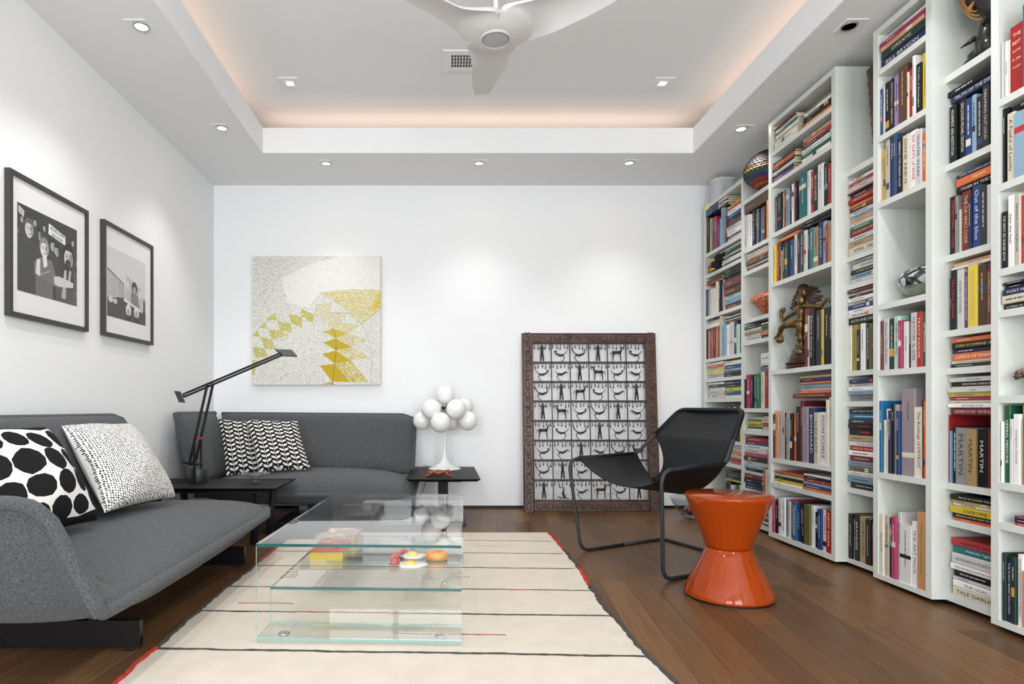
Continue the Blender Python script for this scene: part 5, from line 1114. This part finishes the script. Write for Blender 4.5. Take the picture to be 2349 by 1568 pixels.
# woven basket: spindle shape
M_bk = [mat('basket_' + n, c, .6) for n, c in (('black', (40, 35, 33)), ('orange', (160, 84, 34)), ('green', (30, 66, 48)), ('blue', (32, 50, 82)), ('red', (116, 42, 34)), ('brown', (66, 44, 36)))]
c0 = P(1757, 388, 4.22); bc_ = Vector((2.262, 4.255, 2.347)); m2 = MB(); NS, NR2 = 34, 26
prof = [(.0, .0), (.035, .004), (.08, .022), (.125, .05), (.16, .085), (.172, .118), (.17, .155), (.152, .195), (.122, .23), (.085, .255), (.045, .268), (.0, .272)]
def pf(v):
    x = v * (len(prof) - 1); i = min(len(prof) - 2, int(x)); u = x - i; return (prof[i][0] * (1 - u) + prof[i + 1][0] * u, prof[i][1] * (1 - u) + prof[i + 1][1] * u)
def bmi(k):
    return {0: 3, 1: 3, 2: 4, 3: 1, 4: 4, 5: 1, 6: 4, 7: 4, 8: 3, 9: 3, 10: 2, 11: 2, 12: 1}.get(k, 0 if k % 7 else 5)
for k in range(NR2):
    for s_ in range(NS):
        a0, a1 = (s_ + .5 * (k % 2)) / NS * 2 * math.pi, (s_ + .5 * (k % 2) + .92) / NS * 2 * math.pi; r0, z0_ = pf(k / NR2); r1, z1_ = pf((k + 1.15) / NR2 if k < NR2 - 1 else 1)
        e = .004
        vs = []
        for (rr_, zz, f_) in ((r0 + e, z0_, 0), (r1 - .001, z1_, 1)):
            for a in (a0, (a0 + a1) / 2, a1): vs.append((bc_.x + (rr_ + (.002 if a == (a0 + a1) / 2 else 0)) * math.cos(a), bc_.y + (rr_) * math.sin(a), bc_.z + zz))
        m2.add(vs, [(0, 1, 4, 3), (1, 2, 5, 4)], bmi(k))
m2.lathe([(max(0, r_ - .003), z_) for r_, z_ in prof], tuple(bc_), 34, 5)
tag(m2.build('woven_basket', M_bk), 'round black woven basket with rainbow bands on top of recessed bay', 'basket')
# cracked orange gourd vase
vc = Vector((2.245, 4.235, 1.483)); m2 = MB(); prof2 = [(.0, .0), (.03, .0), (.045, .012), (.085, .055), (.12, .095), (.125, .115), (.10, .14), (.06, .155), (.03, .165), (.02, .175), (0, .175)]
m2.lathe(prof2, tuple(vc), 40); mv = mat('crackled_terracotta', (190, 104, 66), .4); nt = mv.node_tree; b = nt.nodes['Principled BSDF']; tc = nt.nodes.new('ShaderNodeTexCoord'); vo = nt.nodes.new('ShaderNodeTexVoronoi'); vo.feature = 'DISTANCE_TO_EDGE'; vo.inputs['Scale'].default_value = 26
nt.links.new(tc.outputs['Object'], vo.inputs[0]); cr_ = nt.nodes.new('ShaderNodeValToRGB'); cr_.color_ramp.elements[0].position = .03; cr_.color_ramp.elements[0].color = (*srgb((70, 34, 24)), 1); cr_.color_ramp.elements[1].position = .07; cr_.color_ramp.elements[1].color = (*srgb((198, 112, 72)), 1)
nt.links.new(vo.outputs[0], cr_.inputs[0]); nt.links.new(cr_.outputs[0], b.inputs['Base Color'])
tag(m2.build('gourd_vase', mv, smooth=True), 'orange crackle-patterned gourd vase in the bay under the basket', 'vase')
# plush toy and woven box in the corner case
yb0 = 5.02; z = 1.945
tag(MB().box((X2 + .02, 4.99, z), (X2 + .2, 5.13, z + .075)).build('woven_box', mat('woven_brown', (120, 92, 70), .8, noise=(80, .5)), bevel=.003), 'small brown woven box at left end of a corner bookcase shelf', 'box')
t = thing('toy_bird', 'small black toy bird with yellow beak on the corner bookcase', 'toy', (X2, 4.93, z + .01))
M_fur = mat('black_plush', (24, 22, 26), .95, bump=(200, .8, .004)); m2 = MB()
m2.ball((X2 + .0, 4.93, z + .045), (.04, .055, .042), rot=Matrix.Rotation(.4, 3, 'X')); m2.ball((X2 - .0, 4.88, z + .085), (.034, .038, .034)); m2.ball((X2 + .01, 4.975, z + .02), (.03, .04, .02)); m2.ball((X2 + .01, 4.835, z + .105), (.012, .05, .012), rot=Matrix.Rotation(-.3, 3, 'X'))
m2.build('body', M_fur, t, smooth=True)
MB().tube([(X2 - .03, 4.90, z + .075), (X2 - .062, 4.905, z + .06)], [.012, .002], 10).build('beak', mat('toy_yellow', (222, 162, 40), .6), t, smooth=True)
m2 = MB(); m2.ball((X2 - .03, 4.92, z + .008), (.02, .014, .008)); m2.ball((X2 - .03, 4.955, z + .008), (.02, .014, .008)); m2.build('foot', mat('toy_yellow', (222, 162, 40), .6), t, smooth=True)

# bronze dancing figure
M_brz = mat('aged_bronze', (112, 90, 54), .38, metal=.8, noise=(22, .6)); M_brz2 = mat('dark_bronze', (70, 40, 34), .38, metal=.7, noise=(18, .4))
SX = 2.165
def Z(cx_, cy_, dx=0): q = PX(1760 + cx_ * .14035, 640 + cy_ * .14035, SX); return Vector((q.x + dx, q.y, q.z))     # from the close-up of the statue
base_z = 1.09; zo = base_z - Z(450, 1470).z
def Zs(cx_, cy_, dx=0): v = Z(cx_, cy_, dx); return Vector((v.x, v.y, v.z + zo * (1 if cy_ > 1200 else 1)))
t = thing('statue', 'bronze dancing figure with one leg raised and flaring loops of hair', 'statue', (SX, Z(560, 1400).y, base_z))
yc = 3.765; m2 = MB()
m2.lathe([(0, 0), (.098, 0), (.102, .010), (.090, .022), (.078, .040), (.072, .048), (.074, .056), (.066, .066), (.062, .082), (.058, .090), (0, .092)], (SX, yc, base_z), 28, 0, .5, 1.1)
for k in range(26):
    a = 2 * math.pi * k / 26; m2.ball((SX + .044 * math.cos(a), yc + .096 * math.sin(a), base_z + .032), (.009, .010, .010), n=8)
m2.build('pedestal', M_brz2, t, smooth=True)
bd = MB(); pel = Zs(545, 720); ch_ = Zs(560, 520); nk = Zs(560, 440)
bd.ball(Zs(560, 345), (.027, .028, .038), n=18); bd.tube([Zs(530, 345, -.01), Zs(505, 352, -.012)], [.010, .004], 8)
bd.ball(Zs(595, 215), (.022, .03, .035), n=12)
def limb(pts, rs, n=10): p = smooth_path(pts, 5); N_ = len(p); rs = [q * .82 for q in rs]; r2 = [rs[int(i * (len(rs) - 1) / (N_ - 1))] * (1 - ((i * (len(rs) - 1) / (N_ - 1)) % 1)) + rs[min(len(rs) - 1, int(i * (len(rs) - 1) / (N_ - 1)) + 1)] * ((i * (len(rs) - 1) / (N_ - 1)) % 1) for i in range(N_)]; bd.tube(p, r2, n)
limb([Zs(540, 470), Zs(440, 560), Zs(370, 600), Zs(290, 680, -.01)], [.022, .017, .016, .012])        # near arm
limb([Zs(545, 775), Zs(545, 715), Zs(552, 640), Zs(558, 540), Zs(560, 460), Zs(560, 400)], [.030, .031, .023, .031, .026, .013], 16)
limb([Zs(505, 470), Zs(560, 455), Zs(620, 455)], [.016, .022, .016])
limb([Zs(290, 690, -.01), Zs(255, 600, -.01), Zs(260, 510, -.01), Zs(300, 500, -.01), Zs(285, 560, -.01)], [.012, .013, .014, .014, .008])
limb([Zs(600, 450), Zs(740, 440), Zs(870, 450), Zs(930, 380), Zs(975, 330)], [.02, .016, .013, .012, .010])
for k in range(4): bd.tube([Zs(965, 340), Zs(985 + k * 10, 318 + k * 12), Zs(975 + k * 14, 330 + k * 22)], [.005, .005, .003], 6)
limb([Zs(545, 740), Zs(430, 745, -.03), Zs(345, 790, -.04), Zs(310, 880, -.04), Zs(250, 950, -.035)], [.034, .030, .022, .017, .012])    # raised leg
limb([Zs(250, 950, -.035), Zs(228, 965, -.035), Zs(240, 940, -.035)], [.012, .013, .006])
limb([Zs(555, 760), Zs(540, 880), Zs(545, 960), Zs(560, 1060), Zs(560, 1150)], [.034, .028, .020, .020, .014])
bd.tube([Zs(560, 1150), Zs(520, 1165), Zs(490, 1150)], [.015, .013, .006], 8)
for c_, r_ in (((545, 690), .037), ((540, 910), .026), ((560, 1000), .024)):
    cc = Zs(*c_); bd.tube([cc + Vector((r_ * math.cos(a), r_ * math.sin(a), 0)) for a in np.linspace(0, 2 * math.pi, 17)[:-1]], .005, 6, closed=True)
bd.build('body', M_brz, t, smooth=True)
m2 = MB(); cc = Zs(330, 950, -.04); m2.tube(smooth_path([Zs(290, 870, -.04), Zs(370, 960, -.045), Zs(350, 1020, -.045), Zs(280, 1030, -.045), Zs(260, 980, -.04)], 5), .006, 8)
m2.tube([Zs(470, 1090), Zs(490, 1140), Zs(470, 1160)], [.006, .009, .005], 8); m2.tube([Zs(470, 1160), Zs(590, 1130)], .007, 8)
m2.box(tuple(Zs(480, 1250, -.03)), tuple(Zs(600, 1160, .03)))
m2.ball(tuple(Zs(310, 1000, -.04)), (.02, .034, .022), n=12)
m2.build('dwarf_and_snake', M_brz, t, smooth=True)
m2 = MB()
for k, (ex_, ey_) in enumerate(((380, 470), (400, 410), (415, 350), (440, 300), (480, 240))):    # loops on the left of the head
    m2.tube(smooth_path([Zs(540, 330 + k * 4), Zs((ex_ + 540) / 2, ey_ + 30 - k * 8), Zs(ex_, ey_), Zs((ex_ + 520) / 2, ey_ - 30 - k * 4), Zs(520, 290 - k * 10)], 4), .0048, 6)
for k, (ex_, ey_) in enumerate(((790, 375), (880, 345), (905, 290), (870, 210), (820, 160), (740, 140))):
    m2.tube(smooth_path([Zs(640, 340 - k * 8), Zs((ex_ + 650) / 2, ey_ + 26), Zs(ex_, ey_), Zs((ex_ + 640) / 2 + 10, ey_ - 14), Zs(650, 320 - k * 14)], 4), .0052, 6)
for k in range(7):
    a = -70 + 140 * k / 6; m2.tube([Zs(595, 230), Zs(595 + 60 * math.sin(math.radians(a)) * 1.3, 190 - 40 * math.cos(math.radians(a))), Zs(595 + 78 * math.sin(math.radians(a)), 165 - 80 * math.cos(math.radians(a)))], [.008, .011, .008], 8)
m2.build('hair_loops', M_brz2, t, smooth=True)

# tall carved column on the recessed bay
q = Vector((2.262, 3.185, 2.123)); m2 = MB(); pr_ = [(0, 0), (.055, 0), (.055, .01), (.03, .03), (.022, .05), (.022, .08), (.03, .085)]
for k in range(7):
    z_ = .09 + k * .052; r_ = .038 + .0035 * k; pr_ += [(r_, z_), (r_ + .004, z_ + .006), (r_ + .001, z_ + .026), (r_ + .005, z_ + .044), (r_ + .001, z_ + .049)]
pr_ += [(.066, .46), (.066, .475), (0, .478)]
m2.lathe(pr_, tuple(q), 40); tag(m2.build('carved_column', mat('carved_dark_brown', (66, 50, 36), .45, noise=(40, .4), bump=(60, .9, .01)), smooth=True), 'tall dark carved ringed column standing on top of a recessed bay', 'carving')
# round patterned glass vase
vx, vy, vz = 2.26, 2.875, 1.351; m2 = MB()
m2.lathe([(0, 0), (.035, 0), (.05, .006), (.098, .045), (.120, .085), (.124, .105), (.112, .13), (.075, .152), (.045, .158), (.035, .162), (.033, .158), (.07, .145)], (vx, vy, vz), 48)
mv = mat('patterned_glass', (120, 130, 110), .08, spec=.8, coat=.6); nt = mv.node_tree; b = nt.nodes['Principled BSDF']; tc = nt.nodes.new('ShaderNodeTexCoord')
vo = nt.nodes.new('ShaderNodeTexVoronoi'); vo.inputs['Scale'].default_value = 26; vo.feature = 'DISTANCE_TO_EDGE'; nt.links.new(tc.outputs['Object'], vo.inputs[0])
cr_ = nt.nodes.new('ShaderNodeValToRGB'); e0, e1 = cr_.color_ramp.elements; e0.position = .12; e0.color = (*srgb((26, 34, 38)), 1); e1.position = .2; e1.color = (*srgb((186, 198, 200)), 1); nt.links.new(vo.outputs[0], cr_.inputs[0])
sxyz = nt.nodes.new('ShaderNodeSeparateXYZ'); nt.links.new(tc.outputs['Object'], sxyz.inputs[0]); mr = nt.nodes.new('ShaderNodeMath'); mr.operation = 'GREATER_THAN'; mr.inputs[1].default_value = vz + .065; nt.links.new(sxyz.outputs[2], mr.inputs[0])
mx = nt.nodes.new('ShaderNodeMix'); mx.data_type = 'RGBA'; nt.links.new(mr.outputs[0], mx.inputs[0]); mx.inputs[6].default_value = (*srgb((118, 126, 104)), 1); nt.links.new(cr_.outputs[0], mx.inputs[7]); nt.links.new(mx.outputs[2], b.inputs['Base Color'])
tag(m2.build('glass_vase', mv, smooth=True), 'round glass vase with black and white upper pattern and green base', 'vase')
# carved wooden head figure on the near recessed bay
t = thing('carved_figure', 'dark carved wooden head figure with long mask face and gold stripes', 'carving', (2.26, 2.52, 2.284))
M_ew = mat('ebony_wood', (38, 34, 34), .25, noise=(20, .3)); M_gold = mat('gold_brown_paint', (150, 104, 46), .45, noise=(30, .3)); fx, fy, fz = 2.225, 2.525, 2.284
m2 = MB(); m2.tube([(fx, fy + .055, fz), (fx, fy + .062, fz + .075), (fx, fy + .035, fz + .10)], [.024, .026, .018], 12); m2.tube([(fx - .01, fy - .02, fz), (fx - .01, fy - .015, fz + .10), (fx, fy - .01, fz + .12)], [.034, .036, .03], 12)
m2.tube([(fx, fy + .02, fz + .01), (fx, fy + .01, fz + .11), (fx, fy, fz + .19), (fx, fy, fz + .25)], [.028, .036, .034, .024], 14); m2.tube([(fx - .02, fy + .03, fz + .17), (fx - .05, fy + .075, fz + .135)], [.018, .003], 10)
m2.ball((fx, fy + .02, fz + .0164), (.05, .085, .0164)); m2.v = [(x, y, fz + (z - fz) * .55) for x, y, z in m2.v]; m2.build('body', M_ew, t, smooth=True)
m2 = MB(); Rm = Matrix.Rotation(math.radians(-28), 3, 'X'); m2.ball((fx, fy + .005, fz + .245), (.06, .072, .125), rot=Rm, n=24); m2.build('head', M_ew, t, smooth=True)
m2 = MB()
for k in range(3):
    pts = []
    for j in range(13):
        a = -1.2 + 2.2 * j / 12; r1, r2 = .060 - .011 * k, .128 - .022 * k
        pts.append(Vector((fx, fy + .005, fz + .245)) + Rm @ Vector((-.052 - .006 * k, math.cos(a) * r1 * .9, math.sin(a) * r2)))
    m2.tube(pts, .0035, 6)
for k in range(7): p = Vector((fx, fy + .005, fz + .245)) + Rm @ Vector((-.05, -.03 + .012 * k, .075 - .006 * abs(k - 3))); m2.tube([p, p + Vector((0, .004, .026))], .003, 6)
m2.tube([Vector((fx - .048, fy, fz + .23)), Vector((fx - .066, fy + .01, fz + .20)), Vector((fx - .055, fy + .012, fz + .18))], [.006, .010, .005], 8)
m2.build('painted_stripes', M_gold, t, smooth=True)
# small tortoise carving in the nearest bookcase
t = thing('tortoise_ornament', 'small brown patterned tortoise ornament in the nearest bookcase', 'ornament', (2.2, 2.24, .896)); hx, hy, hz = 2.175, 2.215, .896
m2 = MB(); m2.ball((hx, hy + .02, hz + .086), (.045, .095, .028), n=24); mt = mat('tortoise_shell', (126, 96, 66), .4); nt = mt.node_tree; b = nt.nodes['Principled BSDF']; tc = nt.nodes.new('ShaderNodeTexCoord'); vo = nt.nodes.new('ShaderNodeTexVoronoi'); vo.feature = 'DISTANCE_TO_EDGE'; vo.inputs['Scale'].default_value = 60; nt.links.new(tc.outputs['Object'], vo.inputs[0])
cr_ = nt.nodes.new('ShaderNodeValToRGB'); cr_.color_ramp.elements[0].position = .05; cr_.color_ramp.elements[0].color = (*srgb((36, 26, 22)), 1); cr_.color_ramp.elements[1].position = .14; cr_.color_ramp.elements[1].color = (*srgb((184, 148, 108)), 1); nt.links.new(vo.outputs[0], cr_.inputs[0]); nt.links.new(cr_.outputs[0], b.inputs['Base Color'])
m2.build('shell', mt, t, smooth=True)
MB().ball((hx, hy + .105, hz + .083), (.02, .028, .017), n=12).build('head', mat('tortoise_skin', (70, 54, 42), .5), t, smooth=True); sd = MB(); sd.box((hx - .04, hy - .06, hz), (hx + .04, hy - .01, hz + .012)); sd.box((hx - .012, hy - .045, hz + .01), (hx + .012, hy - .02, hz + .075)); sd.build('stand', M_brz2, t)
for sx_ in (-1, 1):
    for sy_ in (-1, 1): MB().tube([(hx + sx_ * .03, hy + .02 + sy_ * .05, hz + .078), (hx + sx_ * .05, hy + .02 + sy_ * .065, hz + .064)], [.011, .008], 8).build('leg', mat('tortoise_skin', (70, 54, 42), .5), t, smooth=True)
